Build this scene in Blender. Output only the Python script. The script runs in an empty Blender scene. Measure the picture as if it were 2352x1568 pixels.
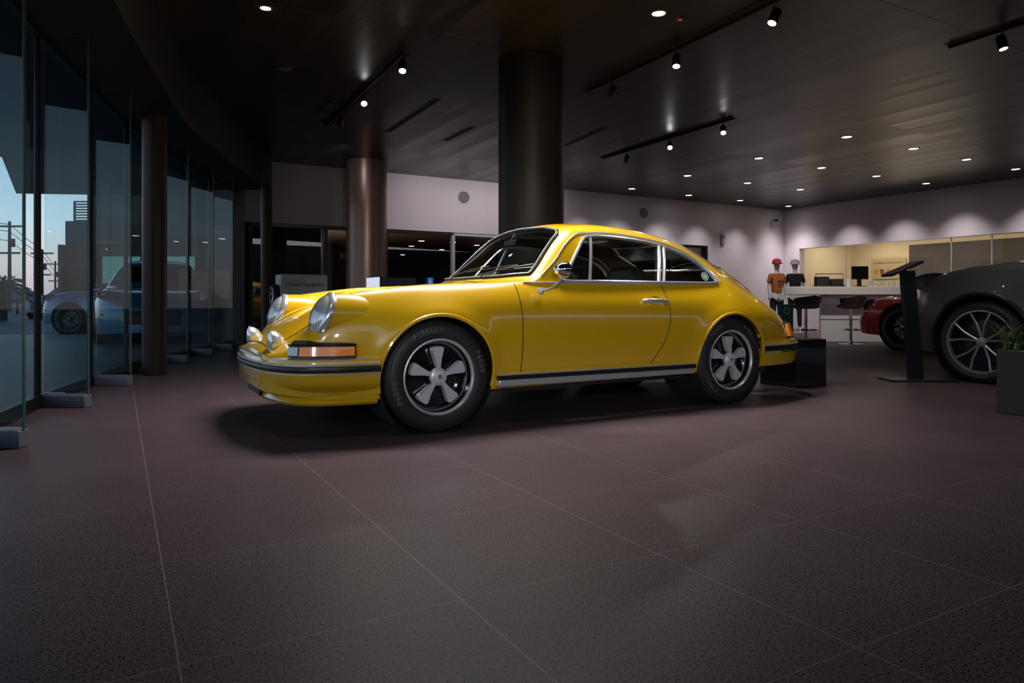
import bpy,bmesh,math,random
import numpy as np
from mathutils import Vector as V, Matrix as M
from mathutils.bvhtree import BVHTree
random.seed(4)
sc=bpy.context.scene; COL=sc.collection
try: sc.view_settings.view_transform='Standard'
except Exception: pass
R=math.radians; pi=math.pi
F=1600.; H=.74; HC=3.17; TH=R(29.5); ct,st=math.cos(TH),math.sin(TH)
def fl(px,py): Y=F*H/(py-690); return ((px-1176)/F*Y,Y)
def at(px,Y): return (px-1176)/F*Y
def zat(py,Y): return H+(690-py)/F*Y
def ce(px,py,z=HC): Y=F*(z-H)/(690-py); return ((px-1176)/F*Y,Y)
def room(p,q): return (ct*p-st*q, st*p+ct*q)
def pq(X,Y): return (ct*X+st*Y, -st*X+ct*Y)
# ---------- materials
MT={}
def mat(n,c=(.5,.5,.5),r=.5,m=0,e=None,es=1,coat=0,noise=0,nscale=20,spec=None,back=None):
    if n in MT: return MT[n]
    k=bpy.data.materials.new(n); k.use_nodes=True; nt=k.node_tree; b=nt.nodes['Principled BSDF']
    b.inputs['Base Color'].default_value=(*c,1); b.inputs['Roughness'].default_value=r; b.inputs['Metallic'].default_value=m
    if coat: b.inputs['Coat Weight'].default_value=coat; b.inputs['Coat Roughness'].default_value=.03
    if e: b.inputs['Emission Color'].default_value=(*e,1); b.inputs['Emission Strength'].default_value=es
    if spec is not None: b.inputs['Specular IOR Level'].default_value=spec
    tc=nt.nodes.new('ShaderNodeTexCoord'); no=nt.nodes.new('ShaderNodeTexNoise'); no.inputs['Scale'].default_value=nscale
    nt.links.new(tc.outputs['Object'],no.inputs['Vector'])
    mx=nt.nodes.new('ShaderNodeMixRGB'); mx.blend_type='MULTIPLY'; mx.inputs[0].default_value=noise if noise else .04
    mx.inputs[1].default_value=(*c,1); nt.links.new(no.outputs['Fac'],mx.inputs[2]); nt.links.new(mx.outputs[0],b.inputs['Base Color'])
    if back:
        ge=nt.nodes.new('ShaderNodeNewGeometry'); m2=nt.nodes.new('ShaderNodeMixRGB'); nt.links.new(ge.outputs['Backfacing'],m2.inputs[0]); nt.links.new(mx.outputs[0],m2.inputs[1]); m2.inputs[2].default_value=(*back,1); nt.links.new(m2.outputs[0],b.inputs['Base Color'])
    MT[n]=k; return k
def glassm(n,tint=(.8,.85,.85),r0=.04,rough=.0):
    if n in MT: return MT[n]
    k=bpy.data.materials.new(n); k.use_nodes=True; nt=k.node_tree; nt.nodes.clear()
    def mn(op,a,b_=None):
        q=nt.nodes.new('ShaderNodeMath'); q.operation=op
        for i,v in enumerate((a,b_)):
            if v is None: continue
            if isinstance(v,(int,float)): q.inputs[i].default_value=v
            else: nt.links.new(v,q.inputs[i])
        return q.outputs[0]
    ge=nt.nodes.new('ShaderNodeNewGeometry'); vd=nt.nodes.new('ShaderNodeVectorMath'); vd.operation='DOT_PRODUCT'
    nt.links.new(ge.outputs['Normal'],vd.inputs[0]); nt.links.new(ge.outputs['Incoming'],vd.inputs[1])
    fr_=mn('ADD',mn('MULTIPLY',mn('POWER',mn('SUBTRACT',1.0,mn('ABSOLUTE',vd.outputs['Value'])),5.0),1-r0),r0)
    o=nt.nodes.new('ShaderNodeOutputMaterial'); mx=nt.nodes.new('ShaderNodeMixShader')
    t=nt.nodes.new('ShaderNodeBsdfTransparent'); t.inputs[0].default_value=(*tint,1); g=nt.nodes.new('ShaderNodeBsdfGlossy'); g.inputs['Roughness'].default_value=rough
    nt.links.new(fr_,mx.inputs[0]); nt.links.new(t.outputs[0],mx.inputs[1]); nt.links.new(g.outputs[0],mx.inputs[2]); nt.links.new(mx.outputs[0],o.inputs[0])
    MT[n]=k; return k
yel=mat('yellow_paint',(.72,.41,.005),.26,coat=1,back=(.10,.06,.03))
chrome=mat('chrome',(.9,.91,.93),.08,1)
trim=mat('bright_trim',(.82,.83,.85),.22,.7)
alu=mat('brushed_aluminium',(.75,.75,.76),.3,.6)
silver=mat('satin_silver',(.78,.78,.80),.32,.45)
rub=mat('tyre_rubber',(.022,.022,.024),.55,noise=.3)
blk=mat('black_satin',(.012,.012,.013),.35)
blkg=mat('black_gloss',(.006,.006,.007),.12,coat=.5)
dark=mat('matt_black',(.01,.01,.011),.8)
seam=mat('seam_black',(.03,.02,.004),.9)
leath=mat('black_leather',(.03,.027,.025),.45,noise=.3)
tan=mat('tan_lining',(.30,.2,.11),.7)
amber=mat('amber_lens',(.80,.22,.01),.12,e=(1,.25,.01),es=.10,coat=1)
redl=mat('red_lens',(.5,.01,.01),.12,coat=1)
clearl=mat('clear_lens',(.35,.35,.37),.15,.6,coat=1)
hlg=mat('headlamp_glass',(.82,.84,.86),.14,.5,coat=1)
letm=mat('tyre_lettering',(.14,.14,.145),.5)
wg=glassm('car_glass',(.90,.93,.90),.045)
fg=glassm('facade_glass',(.66,.76,.79),.05)
fing=glassm('fin_glass',(.84,.91,.92),.03)
dg=glassm('dark_glass',(.88,.88,.88),.08)
white=mat('white_wall_paint',(.66,.60,.64),.85,noise=.06,nscale=3)
dgw=mat('dark_grey_wall',(.07,.066,.07),.8,noise=.1)
gpan=mat('grey_wall_panel',(.14,.125,.13),.8,noise=.1)
wlac=mat('white_lacquer',(.75,.75,.76),.35)
metalb=mat('bronze_column_metal',(.05,.034,.03),.42,.5,noise=.15,nscale=2)
shoe=mat('grey_shoe_metal',(.15,.15,.18),.5,.3)
# ---------- geometry helper
def cr(pts,n,closed=False):
    P=[np.array(p,float) for p in pts]; out=[]; N=len(P)
    for i in range(N if closed else N-1):
        if closed: a,b,c,d=P[(i-1)%N],P[i],P[(i+1)%N],P[(i+2)%N]
        else: a=P[i-1] if i else 2*P[0]-P[1]; b=P[i]; c=P[i+1]; d=P[i+2] if i+2<N else 2*P[-1]-P[-2]
        for k in range(n):
            t=k/n; out.append(.5*((2*b)+(c-a)*t+(2*a-5*b+4*c-d)*t*t+(3*b-a-3*c+d)*t**3))
    if not closed: out.append(P[-1])
    return [tuple(o) for o in out]
class G:
    def __init__(s): s.v=[]; s.f=[]
    def add(s,vs,fs,T=None):
        o=len(s.v)
        for p in vs:
            p=V(p); s.v.append(T@p if T else p)
        s.f+= [tuple(i+o for i in f) for f in fs]; return s
    def box(s,x0,x1,y0,y1,z0,z1,T=None):
        return s.add([(x,y,z) for x in (x0,x1) for y in (y0,y1) for z in (z0,z1)],[(0,1,3,2),(4,6,7,5),(0,4,5,1),(2,3,7,6),(0,2,6,4),(1,5,7,3)],T)
    def lathe(s,prof,n=32,T=None,closed=False):
        vs=[];fs=[];m=len(prof)
        for i in range(n):
            a=2*pi*i/n
            for r,h in prof: vs.append((r*math.cos(a),r*math.sin(a),h))
        for i in range(n):
            k=(i+1)%n
            for j in range(m if closed else m-1):
                l=(j+1)%m; fs.append((i*m+j,k*m+j,k*m+l,i*m+l))
        return s.add(vs,fs,T)
    def cyl(s,a,b,r,r2=None,n=16):
        a=V(a);b=V(b);d=b-a; q=V((0,0,1)).rotation_difference(d.normalized()).to_matrix().to_4x4()
        r2=r if r2 is None else r2
        return s.lathe([(0.0001,0),(r,0),(r2,d.length),(.0001,d.length)],n,M.Translation(a)@q)
    def tube(s,pts,r,n=8,closed=False):
        P=[V(p) for p in pts]; N=len(P); vs=[];fs=[]; up=None
        for i,p in enumerate(P):
            a=P[i-1] if (i or closed) else P[i]; b=P[(i+1)%N] if (i<N-1 or closed) else P[i]
            t=(b-a).normalized()
            if up is None: up=t.orthogonal().normalized()
            up=(up-t*up.dot(t)).normalized(); w=t.cross(up)
            for k in range(n): vs.append(p+up*r*math.cos(2*pi*k/n)+w*r*math.sin(2*pi*k/n))
        for i in range(N if closed else N-1):
            j=(i+1)%N
            for k in range(n): l=(k+1)%n; fs.append((i*n+k,i*n+l,j*n+l,j*n+k))
        if not closed: fs.append(tuple(range(n))[::-1]); fs.append(tuple((N-1)*n+k for k in range(n)))
        return s.add(vs,fs)
    def sweep(s,path,prof):
        n=len(path);m=len(prof);vs=[];fs=[]
        for i,p in enumerate(path):
            a=path[max(i-1,0)];b=path[min(i+1,n-1)]; tx,ty=b[0]-a[0],b[1]-a[1]; l=math.hypot(tx,ty)
            nx,ny=ty/l,-tx/l
            for o,z in prof: vs.append((p[0]+nx*o,p[1]+ny*o,z))
        for i in range(n-1):
            for j in range(m): k=(j+1)%m; fs.append((i*m+j,i*m+k,(i+1)*m+k,(i+1)*m+j))
        fs.append(tuple(range(m))[::-1]); fs.append(tuple((n-1)*m+j for j in range(m)))
        return s.add(vs,fs)
    def prism(s,poly,h0,h1,T=None):
        n=len(poly); vs=[(x,y,h0) for x,y in poly]+[(x,y,h1) for x,y in poly]
        fs=[tuple(range(n))[::-1],tuple(range(n,2*n))]+[(i,(i+1)%n,n+(i+1)%n,n+i) for i in range(n)]
        return s.add(vs,fs,T)
    def build(s,name,m,parent=None,smooth=True,bev=0,ang=35):
        me=bpy.data.meshes.new(name); me.from_pydata([tuple(p) for p in s.v],[],s.f)
        bm=bmesh.new(); bm.from_mesh(me); bmesh.ops.remove_doubles(bm,verts=bm.verts,dist=1e-5); bmesh.ops.recalc_face_normals(bm,faces=bm.faces); bm.to_mesh(me); bm.free()
        if smooth:
            for p in me.polygons: p.use_smooth=True
            me.set_sharp_from_angle(angle=R(ang))
        me.materials.append(m); o=bpy.data.objects.new(name,me); COL.objects.link(o)
        if parent: o.parent=parent
        if bev:
            b=o.modifiers.new('bevel','BEVEL'); b.width=bev; b.segments=2; b.limit_method='ANGLE'
        return o
def thing(name,label,cat,loc=(0,0,0),rz=0,group=None):
    o=bpy.data.objects.new(name,None); COL.objects.link(o); o.location=loc; o.rotation_euler=(0,0,rz); o['label']=label; o['category']=cat
    if group:o['group']=group
    o.empty_display_size=.1
    return o
def tag(o,label,cat,group=None):
    o['label']=label;o['category']=cat
    if group:o['group']=group
    return o
def struct(o): o['kind']='structure'; return o
def textg(txt,size,T,g,ext=.001,align='CENTER'):
    cu=bpy.data.curves.new('t','FONT'); cu.body=txt; cu.size=size; cu.extrude=ext; cu.align_x=align; cu.align_y='CENTER'
    o=bpy.data.objects.new('t',cu); COL.objects.link(o); bpy.context.view_layer.update()
    me=bpy.data.meshes.new_from_object(o.evaluated_get(bpy.context.evaluated_depsgraph_get()))
    g.add([v.co for v in me.vertices],[tuple(p.vertices) for p in me.polygons],T)
    bpy.data.objects.remove(o); bpy.data.meshes.remove(me); bpy.data.curves.remove(cu)
# ---------- lofted car bodies
def pch(X,Y,x):
    X=np.array(X,float);Y=np.array(Y,float);h=np.diff(X);d=np.diff(Y)/h;m=np.zeros(len(X));m[0]=d[0];m[-1]=d[-1]
    for k in range(1,len(X)-1):
        if d[k-1]*d[k]>0:
            a=2*h[k]+h[k-1];b=h[k]+2*h[k-1];m[k]=(a+b)/(a/d[k-1]+b/d[k])
    i=np.clip(np.searchsorted(X,x)-1,0,len(h)-1);t=(x-X[i])/h[i];t=np.clip(t,0,1)
    return (1+2*t)*(1-t)**2*Y[i]+t*(1-t)**2*h[i]*m[i]+t*t*(3-2*t)*Y[i+1]+t*t*(t-1)*h[i]*m[i+1]
def pip(p,poly):
    x,y=p;c=False;n=len(poly);j=n-1
    for i in range(n):
        a,b=poly[i],poly[j]
        if (a[1]>y)!=(b[1]>y) and x<(b[0]-a[0])*(y-a[1])/(b[1]-a[1])+a[0]: c=not c
        j=i
    return c
def dens(poly,step=.015,closed=True):
    out=[];n=len(poly)
    for i in range(n if closed else n-1):
        a=np.array(poly[i]);b=np.array(poly[(i+1)%n]);k=max(1,int(np.linalg.norm(b-a)/step))
        out+=[tuple(a+(b-a)*t/k) for t in range(k)]
    if not closed: out.append(tuple(poly[-1]))
    return out
class Body:
    def __init__(s,tab,x0,x1,nu,arches,flare=.016,sub=8):
        xs=np.linspace(x0,x1,nu); ky=[];kz=[]
        for k,row in enumerate(tab):
            X=[r[0] for r in row]; ky.append(pch(X,[r[1] for r in row],xs)); kz.append(pch(X,[r[2] for r in row],xs))
        rows=[]
        for i in range(nu):
            pts=[(-ky[k][i],kz[k][i]) for k in range(8)]+[(ky[k][i],kz[k][i]) for k in range(6,-1,-1)]
            rows.append(cr(pts,sub))
        A=np.array(rows); s.nu,s.ns=A.shape[:2]
        for _ in range(5): A[1:-1]=.5*A[1:-1]+.25*(A[2:]+A[:-2])
        for _ in range(3): A[:,1:-1]=.5*A[:,1:-1]+.25*(A[:,2:]+A[:,:-2])
        P=np.zeros((s.nu,s.ns,3)); P[:,:,0]=xs[:,None]; P[:,:,1:]=A
        for (ax,az,ar) in arches:
            r=np.hypot(P[:,:,0]-ax,P[:,:,2]-az); w=np.exp(-((r-ar)/.06)**2)*(np.abs(P[:,:,1])>.5*np.abs(P[:,:,1]).max())
            P[:,:,1]+=np.sign(P[:,:,1])*w*flare
        s.P=P.reshape(-1,3).copy(); s.P0=s.P.copy(); ns=s.ns
        s.faces={}
        for i in range(s.nu-1):
            for j in range(ns-1): s.faces[(i,j)]=(i*ns+j,(i+1)*ns+j,(i+1)*ns+j+1,i*ns+j+1)
        s.bvh=BVHTree.FromPolygons([tuple(p) for p in s.P0],list(s.faces.values()))
        s.caps=[tuple(range(ns)),tuple((s.nu-1)*ns+j for j in range(ns))[::-1]]
    def side(s,x,z,sg=-1): return s.bvh.ray_cast(V((x,sg*4,z)),V((0,-sg,0)))[0]
    def front(s,y,z): return s.bvh.ray_cast(V((-6,y,z)),V((1,0,0)))[0]
    def rear(s,y,z): return s.bvh.ray_cast(V((9,y,z)),V((-1,0,0)))[0]
    def top(s,x,y): return s.bvh.ray_cast(V((x,y,5)),V((0,0,-1)))[0]
    def fn(s,mode):
        if mode=='L': return (lambda p:(p[0],p[2])),(lambda u,v:s.side(u,v,-1)),(lambda p:p[1]<-.25)
        if mode=='R': return (lambda p:(p[0],p[2])),(lambda u,v:s.side(u,v,1)),(lambda p:p[1]>.25)
        if mode=='F': return (lambda p:(p[1],p[2])),s.front,(lambda p:p[0]<s.mid)
        if mode=='B': return (lambda p:(p[1],p[2])),s.rear,(lambda p:p[0]>s.mid)
        return (lambda p:(p[0],p[1])),s.top,(lambda p:True)
    def cut(s,poly,mode,inset=.006,want=True):
        pr,ray,cond=s.fn(mode); x0=min(p[0] for p in poly);x1=max(p[0] for p in poly);y0=min(p[1] for p in poly);y1=max(p[1] for p in poly)
        ins=set()
        for i,p in enumerate(s.P0):
            q=pr(p)
            if x0<=q[0]<=x1 and y0<=q[1]<=y1 and cond(p) and pip(q,poly): ins.add(i)
        D=np.array(dens(poly,.006)); gl=[];rem=[];snap=set()
        for k,f in s.faces.items():
            n=sum(i in ins for i in f)
            if n: gl.append(f)
            if n==4: rem.append(k)
            elif n: snap|={i for i in f if i in ins}
        for k in rem: del s.faces[k]
        for i in snap:
            q=np.array(pr(s.P0[i])); b=D[np.argmin(((D-q)**2).sum(1))]; h=ray(*b)
            if h is not None and (h-V(s.P0[i])).length<.12: s.P[i]=h
            else:
                if mode in 'LR': s.P[i]=(b[0],s.P0[i][1],b[1])
        if not want: return None
        g=G(); idx={}; c=V((s.mid,0,.7))
        for f in gl:
            for i in f:
                if i not in idx: idx[i]=len(g.v); p=V(s.P0[i]); d=(c-p).normalized(); g.v.append(p+d*inset)
            g.f.append(tuple(idx[i] for i in f))
        return g
    def take(s,poly,mode):
        pr,ray,cond=s.fn(mode); g=G(); idx={}; rem=[]
        for k,f in s.faces.items():
            c=sum(s.P0[i] for i in f)/4
            if cond(c) and pip(pr(c),poly):
                rem.append(k)
                for i in f:
                    if i not in idx: idx[i]=len(g.v); g.v.append(V(s.P[i]))
                g.f.append(tuple(idx[i] for i in f))
        for k in rem: del s.faces[k]
        return g
    def line(s,poly,mode,closed=True,step=.02):
        ray=s.fn(mode)[1]; out=[]
        for u,v in dens(poly,step,closed):
            h=ray(u,v)
            if h is not None: out.append(h)
        return out
    def shell(s,caps=True):
        g=G(); g.v=[V(p) for p in s.P]; g.f=list(s.faces.values())+(s.caps if caps else []); return g
def circ(x,z,r,n=72): return [(x+r*math.cos(2*pi*i/n),z+r*math.sin(2*pi*i/n)) for i in range(n)]
def outward(o):
    me=o.data; c=V((1.4,0,.55)); s=0
    for p in me.polygons:
        d=(V(p.center)-c); d.x*=.3; s+=p.area*(1 if d.dot(p.normal)>0 else -1)
    if s<0: me.flip_normals()
    return o
def loosebuild(g,name,m,parent):
    used=sorted({i for f in g.f for i in f}); mp={a:b for b,a in enumerate(used)}
    h=G(); h.v=[g.v[i] for i in used]; h.f=[tuple(mp[i] for i in f) for f in g.f]; return outward(h.build(name,m,parent,ang=60))
def WT(x,y,z,far): return M.Translation((x,y,z))@M.Rotation(pi if far else 0,4,'Z')@M.Rotation(pi/2,4,'X')
def tyre(par,x,yc,R0,w,rr,far,letters=None):
    T=WT(x,(yc if far else -yc),R0,far); h=w/2
    t=G().lathe([(rr,h*.9),(rr+.012,h),(rr+(R0-rr)*.5,h*1.06),(R0-.02,h*.93),(R0-.004,h*.75),(R0,h*.5),(R0,-h*.5),(R0-.02,-h*.93),(rr+.01,-h),(rr,-h*.9)],72,T,closed=True).build('tire',rub,par)
    g=G()
    for q in (-.55,-.2,.2,.55): g.lathe([(R0+.0008,h*q-.003),(R0+.0012,h*q),(R0+.0008,h*q+.003)],72,T)
    g.lathe([(R0-.024,h*.99),(R0-.022,h*1.01),(R0-.02,h*.985)],72,T)
    g.build('tread_groove',dark,t)
    if letters:
        for txt,mid in letters:
            g=G(); rl=rr+(R0-rr)*.55; step=R(6.0)
            for i,ch in enumerate(txt):
                a=R(mid)-(i-(len(txt)-1)/2)*step
                textg(ch,.043,T@M.Rotation(a-pi/2,4,'Z')@M.Translation((0,rl,h*1.055))@M.Rotation(R(-3),4,'X'),g,.0012)
            g.build('lettering',letm,t,smooth=False)
    return t,T,h
def fuchs(par,x,far,letters):
    t,T,h=tyre(par,x,.685,.315,.19,.203,far,letters)
    G().lathe([(.214,h-.006),(.214,h+.003),(.207,h+.005),(.201,h-.002),(.198,h-.012)],64,T).build('rim',alu,t)
    G().lathe([(.198,h-.012),(.192,h-.05),(.176,h-.062),(.168,h-.08),(.07,h-.065),(.06,h-.03),(0.001,h-.03)],48,T).build('wheel_dish',blkg,t)
    G().lathe([(.1905,h-.047),(.188,h-.045),(.186,h-.05)],64,T).build('inner_rim_ring',alu,t)
    for k in range(5):
        o=[(.046,.012),(.07,.0145),(.10,.022),(.13,.031),(.148,.0365),(.158,.036),(.166,.030),(.169,.018)]
        pl=[(a,-b) for a,b in o]+[(.1695,0)]+[(a,b) for a,b in o[::-1]]
        a=R(90+72*k)
        n=len(pl);vs=[]
        for hh,sc_ in ((h-.06,1.0),(h-.022,1.0),(h-.015,.88)):
            for (u,v_) in pl: vs.append((.105+(u-.105)*(.96 if sc_<1 else 1),v_*sc_,hh+(.006 if u<.08 else 0)))
        fs=[tuple(range(2*n,3*n))]+[(b*n+i,b*n+(i+1)%n,(b+1)*n+(i+1)%n,(b+1)*n+i) for b in (0,1) for i in range(n)]
        G().add(vs,fs,T@M.Rotation(a,4,'Z')).build('spoke',silver,t,ang=25)
    G().lathe([(.052,h-.04),(.05,h-.014),(.04,h-.006),(.036,h-.004),(.034,h-.008),(.03,h-.002),(.015,h+.002),(.0005,h+.003)],32,T).build('hub_cap',silver,t)
    g=G(); sh=[(-.009,.012),(.009,.012),(.010,.0),(.006,-.009),(0,-.014),(-.006,-.009),(-.010,0)]
    g.prism(sh,h+.001,h+.0042,T); g.build('hub_crest',mat('crest_grey',(.25,.25,.25),.4,.5),t)
# ===== yellow coupe
O=V((-.7865,4.557,0))
tab=[
[(-.88,.40,.25),(-.78,.60,.24),(-.6,.68,.22),(-.35,.72,.21),(.36,.73,.22),(1.9,.73,.23),(2.6,.72,.25),(2.95,.64,.30),(3.2,.50,.36)],
[(-.88,.43,.34),(-.78,.62,.34),(-.6,.705,.35),(-.35,.75,.36),(0,.765,.36),(.4,.765,.36),(1.2,.77,.36),(1.9,.775,.36),(2.27,.785,.37),(2.6,.76,.38),(2.95,.68,.38),(3.2,.52,.40)],
[(-.88,.44,.42),(-.78,.62,.42),(-.6,.72,.48),(-.35,.77,.52),(0,.795,.56),(.4,.788,.53),(.8,.785,.52),(1.2,.785,.52),(1.8,.79,.53),(2.27,.805,.56),(2.6,.78,.54),(2.9,.71,.50),(3.1,.62,.46),(3.2,.53,.44)],
[(-.88,.42,.445),(-.78,.59,.455),(-.68,.67,.53),(-.58,.705,.63),(-.35,.735,.68),(0,.76,.715),(.4,.765,.71),(.8,.763,.705),(1.2,.763,.70),(1.8,.765,.705),(2.27,.775,.71),(2.6,.745,.67),(2.9,.67,.60),(3.1,.58,.53),(3.2,.51,.48)],
[(-.88,.38,.45),(-.78,.54,.475),(-.69,.60,.55),(-.56,.605,.765),(-.35,.62,.80),(0,.635,.838),(.4,.66,.848),(.6,.68,.846),(.9,.695,.842),(1.3,.697,.84),(1.8,.69,.848),(2.27,.67,.86),(2.6,.62,.80),(2.9,.57,.70),(3.1,.52,.605),(3.2,.47,.53)],
[(-.88,.30,.45),(-.78,.40,.50),(-.69,.44,.56),(-.56,.46,.65),(-.35,.465,.715),(0,.48,.78),(.4,.54,.838),(.6,.62,.858),(.68,.645,.875),(.8,.62,.98),(.95,.575,1.12),(1.05,.55,1.185),(1.3,.53,1.205),(1.6,.52,1.19),(1.8,.515,1.165),(2.0,.51,1.125),(2.27,.49,1.045),(2.6,.44,.925),(2.9,.40,.80),(3.1,.37,.68),(3.2,.34,.57)],
[(-.88,.18,.455),(-.78,.25,.52),(-.69,.27,.585),(-.56,.28,.66),(-.35,.29,.73),(0,.30,.798),(.4,.32,.85),(.53,.36,.868),(.66,.355,.975),(.8,.34,1.09),(1.0,.32,1.235),(1.15,.31,1.27),(1.4,.30,1.283),(1.7,.29,1.268),(2.0,.29,1.225),(2.3,.28,1.145),(2.6,.27,1.04),(2.9,.25,.905),(3.1,.23,.755),(3.2,.21,.61)],
[(-.88,0,.46),(-.78,0,.53),(-.69,0,.595),(-.56,0,.665),(-.35,0,.735),(0,0,.805),(.4,0,.86),(.48,0,.87),(.6,0,.965),(.8,0,1.12),(.98,0,1.25),(1.15,0,1.293),(1.4,0,1.31),(1.7,0,1.295),(2.0,0,1.25),(2.3,0,1.17),(2.6,0,1.065),(2.9,0,.93),(3.1,0,.78),(3.2,0,.63)]]
B=Body(tab,-.88,3.2,220,[(0,.315,.345),(2.271,.315,.335)]); B.mid=1.4
car=thing('vintage_coupe','glossy yellow classic two-door coupe with chrome trim in the middle of the floor','car',(O.x,O.y,0),TH)
for a in 'LR':
    B.cut(circ(0,.315,.345),a,want=False); B.cut(circ(2.271,.315,.335),a,want=False)
dlo=cr([(.88,.868),(.95,.95),(1.04,1.06),(1.12,1.145),(1.19,1.168),(1.35,1.172),(1.6,1.158),(1.8,1.13),(2.0,1.08),(2.13,1.02),(2.22,.945),(2.245,.89),(2.2,.867),(1.8,.863),(1.2,.863)],6,True)
ws=[(-.60,.905),(-.4,.892),(0,.888),(.4,.892),(.60,.905),(.575,.98),(.52,1.12),(.50,1.175),(.46,1.205),(.3,1.235),(0,1.248),(-.3,1.235),(-.46,1.205),(-.50,1.175),(-.52,1.12),(-.575,.98)]
rw=[(-.44,1.0),(.44,1.0),(.42,1.12),(.36,1.185),(-.36,1.185),(-.42,1.12)]
gs=[]
for a in 'LR': gs.append(('side_window',B.cut(dlo,a)))
gs.append(('windshield',B.cut(ws,'F'))); gs.append(('rear_window',B.cut(rw,'B')))
door=[(.535,.33),(.535,.85),(.70,.90),(1.0,.90),(1.70,.90),(1.70,.70),(1.685,.56),(1.62,.43),(1.54,.33)]
for a in 'LR':
    d=loosebuild(B.take(door,a),'door',yel,car)
    sg=-1 if a=='L' else 1
    G().tube(B.line([(.535,.315),(.535,.50),(.535,.845)],a,False),.0028,6).build('front_gap',seam,d)
    G().tube(B.line(cr([(1.69,.845),(1.70,.70),(1.685,.58),(1.64,.47),(1.56,.355),(1.53,.318)],4),a,False),.0028,6).build('rear_gap',seam,d)
    y=B.side(1.58,.735,sg).y
    g=G(); g.tube(cr([(1.475,y+sg*.008,.735),(1.50,y+sg*.036,.739),(1.58,y+sg*.044,.739),(1.645,y+sg*.038,.735),(1.685,y+sg*.012,.728)],5),.0155,10)
    g.lathe([(.001,.0),(.026,.0),(.024,.010),(.001,.012)],24,WT(1.675,y,.728,sg>0))
    hd=g.build('door_handle',trim,d)
    G().lathe([(.014,.012),(.012,.03),(.0005,.032)],20,WT(1.675,y,.728,sg>0)).build('lock_button',trim,hd)
    G().lathe([(.001,.001),(.048,.001),(.052,.004),(.046,.005)],28,M.Translation((0,sg*.001,0))@WT(1.58,y,.735,sg>0)@M.Scale(.68,4,(0,1,0))).build('handle_recess_shade',mat('recess_shade_yellow',(.35,.21,.004),.4),d)  # recess shade painted as a darker yellow disc, surface not sunk
hood=[(-.83,-.33),(-.70,-.41),(-.4,-.445),(.2,-.50),(.40,-.53),(.47,-.3),(.49,0),(.47,.3),(.40,.53),(.2,.50),(-.4,.445),(-.70,.41),(-.83,.33)]
hd=loosebuild(B.take(hood,'T'),'hood',yel,car)
G().tube(B.line(hood,'T'),.0028,6,True).build('hood_gap',seam,hd)
eng=[(2.66,-.36),(3.1,-.33),(3.16,0),(3.1,.33),(2.66,.36),(2.63,0)]
ed=loosebuild(B.take(eng,'T'),'engine_lid',yel,car)
G().tube(B.line(eng,'T'),.0028,6,True).build('lid_gap',seam,ed)
g=G()
for k in range(14):
    x=2.70+k*.016; h=B.top(x,0); g.cyl((x,-.2,h.z+.004),(x,.2,h.z+.004),.0035,n=6)
g.build('engine_grille',blk,ed)
body=loosebuild(B.shell(),'body_shell',yel,car)
for a,sg in (('L',-1),('R',1)):
    for ax,ar in ((0,.345),(2.271,.335)):
        pts=[]
        for k in range(-12,193,4):
            x=ax+ar*math.cos(R(k)); z=.315+ar*math.sin(R(k)); h=B.side(x,max(z,.26),sg)
            if h: pts.append((x,h.y+sg*.001,z))
        G().tube(pts,.011,8).build('wheel_arch_lip',yel,body)
        G().lathe([(ar-.002,.0),(ar-.002,.36),(.02,.36)],40,M.Translation((ax,sg*.76,.315))@M.Rotation(pi/2*sg,4,'X')).build('wheel_well',dark,car)
for n,g in gs:
    o=g.build(n,wg,car)
for a,sg in (('L',-1),('R',1)):
    g=G(); g.tube([p+V((0,sg*.005,0)) for p in B.line(dlo,a)],.0125,8,True); g.build('window_frame',trim,car)
    gut=cr([(.74,.90),(.86,1.0),(.97,1.11),(1.08,1.18),(1.2,1.195),(1.4,1.20),(1.6,1.188),(1.82,1.16),(2.03,1.105),(2.17,1.03),(2.27,.93),(2.285,.875)],5)
    L=[p+V((0,sg*.006,0)) for p in B.line(gut,a,False)]
    G().tube(L,.0055,8).build('rain_gutter',trim,car)
    for (xa,xb,r) in ((1.09,1.185,.011),(1.672,1.795,.0135),(1.715,1.84,.0135)):
        zb=1.165 if xb<1.3 else (1.132 if xb<1.81 else 1.125)
        G().tube([p+V((0,sg*.005,0)) for p in B.line([(xa,.866),(xb,zb)],a,False)],r,8).build('window_divider',trim,car)
    g=G(); g.tube([p+V((0,sg*.004,0)) for p in B.line([(.60,.853),(1.2,.85),(1.8,.853),(2.2,.86)],a,False)],.006,6); g.build('belt_trim',trim,car)
Lw=B.line(ws,'F')
o=G().tube([p+V((-.004,0,.003)) for p in Lw],.012,8,True).build('windshield_seal',blk,car)
G().tube([p+V((-.013,0,.009)) for p in Lw],.004,8,True).build('windshield_trim',trim,car)
G().tube(B.line(rw,'B'),.01,8,True).build('rear_window_trim',trim,car)
fp0=[(-.345,-.782),(-.5,-.772),(-.62,-.745),(-.73,-.69),(-.81,-.59),(-.865,-.43),(-.893,-.22),(-.902,0)]
fp0=fp0+[(x,-y) for x,y in fp0[-2::-1]]; fp=cr(fp0,8); fpd=cr(fp0,30)
def osw(path,prof): return G().sweep(path,[(-o_,z) for o_,z in prof])
bp=osw(fp,[(-.06,.255),(-.045,.262),(-.022,.276),(-.004,.300),(.006,.335),(.010,.36),(.010,.41),(.004,.428),(-.02,.437),(-.09,.445),(-.09,.255)]).build('front_bumper',yel,car)
osw(fp,[(-.10,.185),(-.080,.180),(-.058,.186),(-.048,.200),(-.058,.218),(-.068,.235),(-.056,.262),(-.10,.28)]).build('front_valance',yel,bp)
osw(fp,[(.008,.362),(.020,.366),(.024,.379),(.020,.393),(.008,.397)]).build('bumper_rubber',blk,bp)
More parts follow.
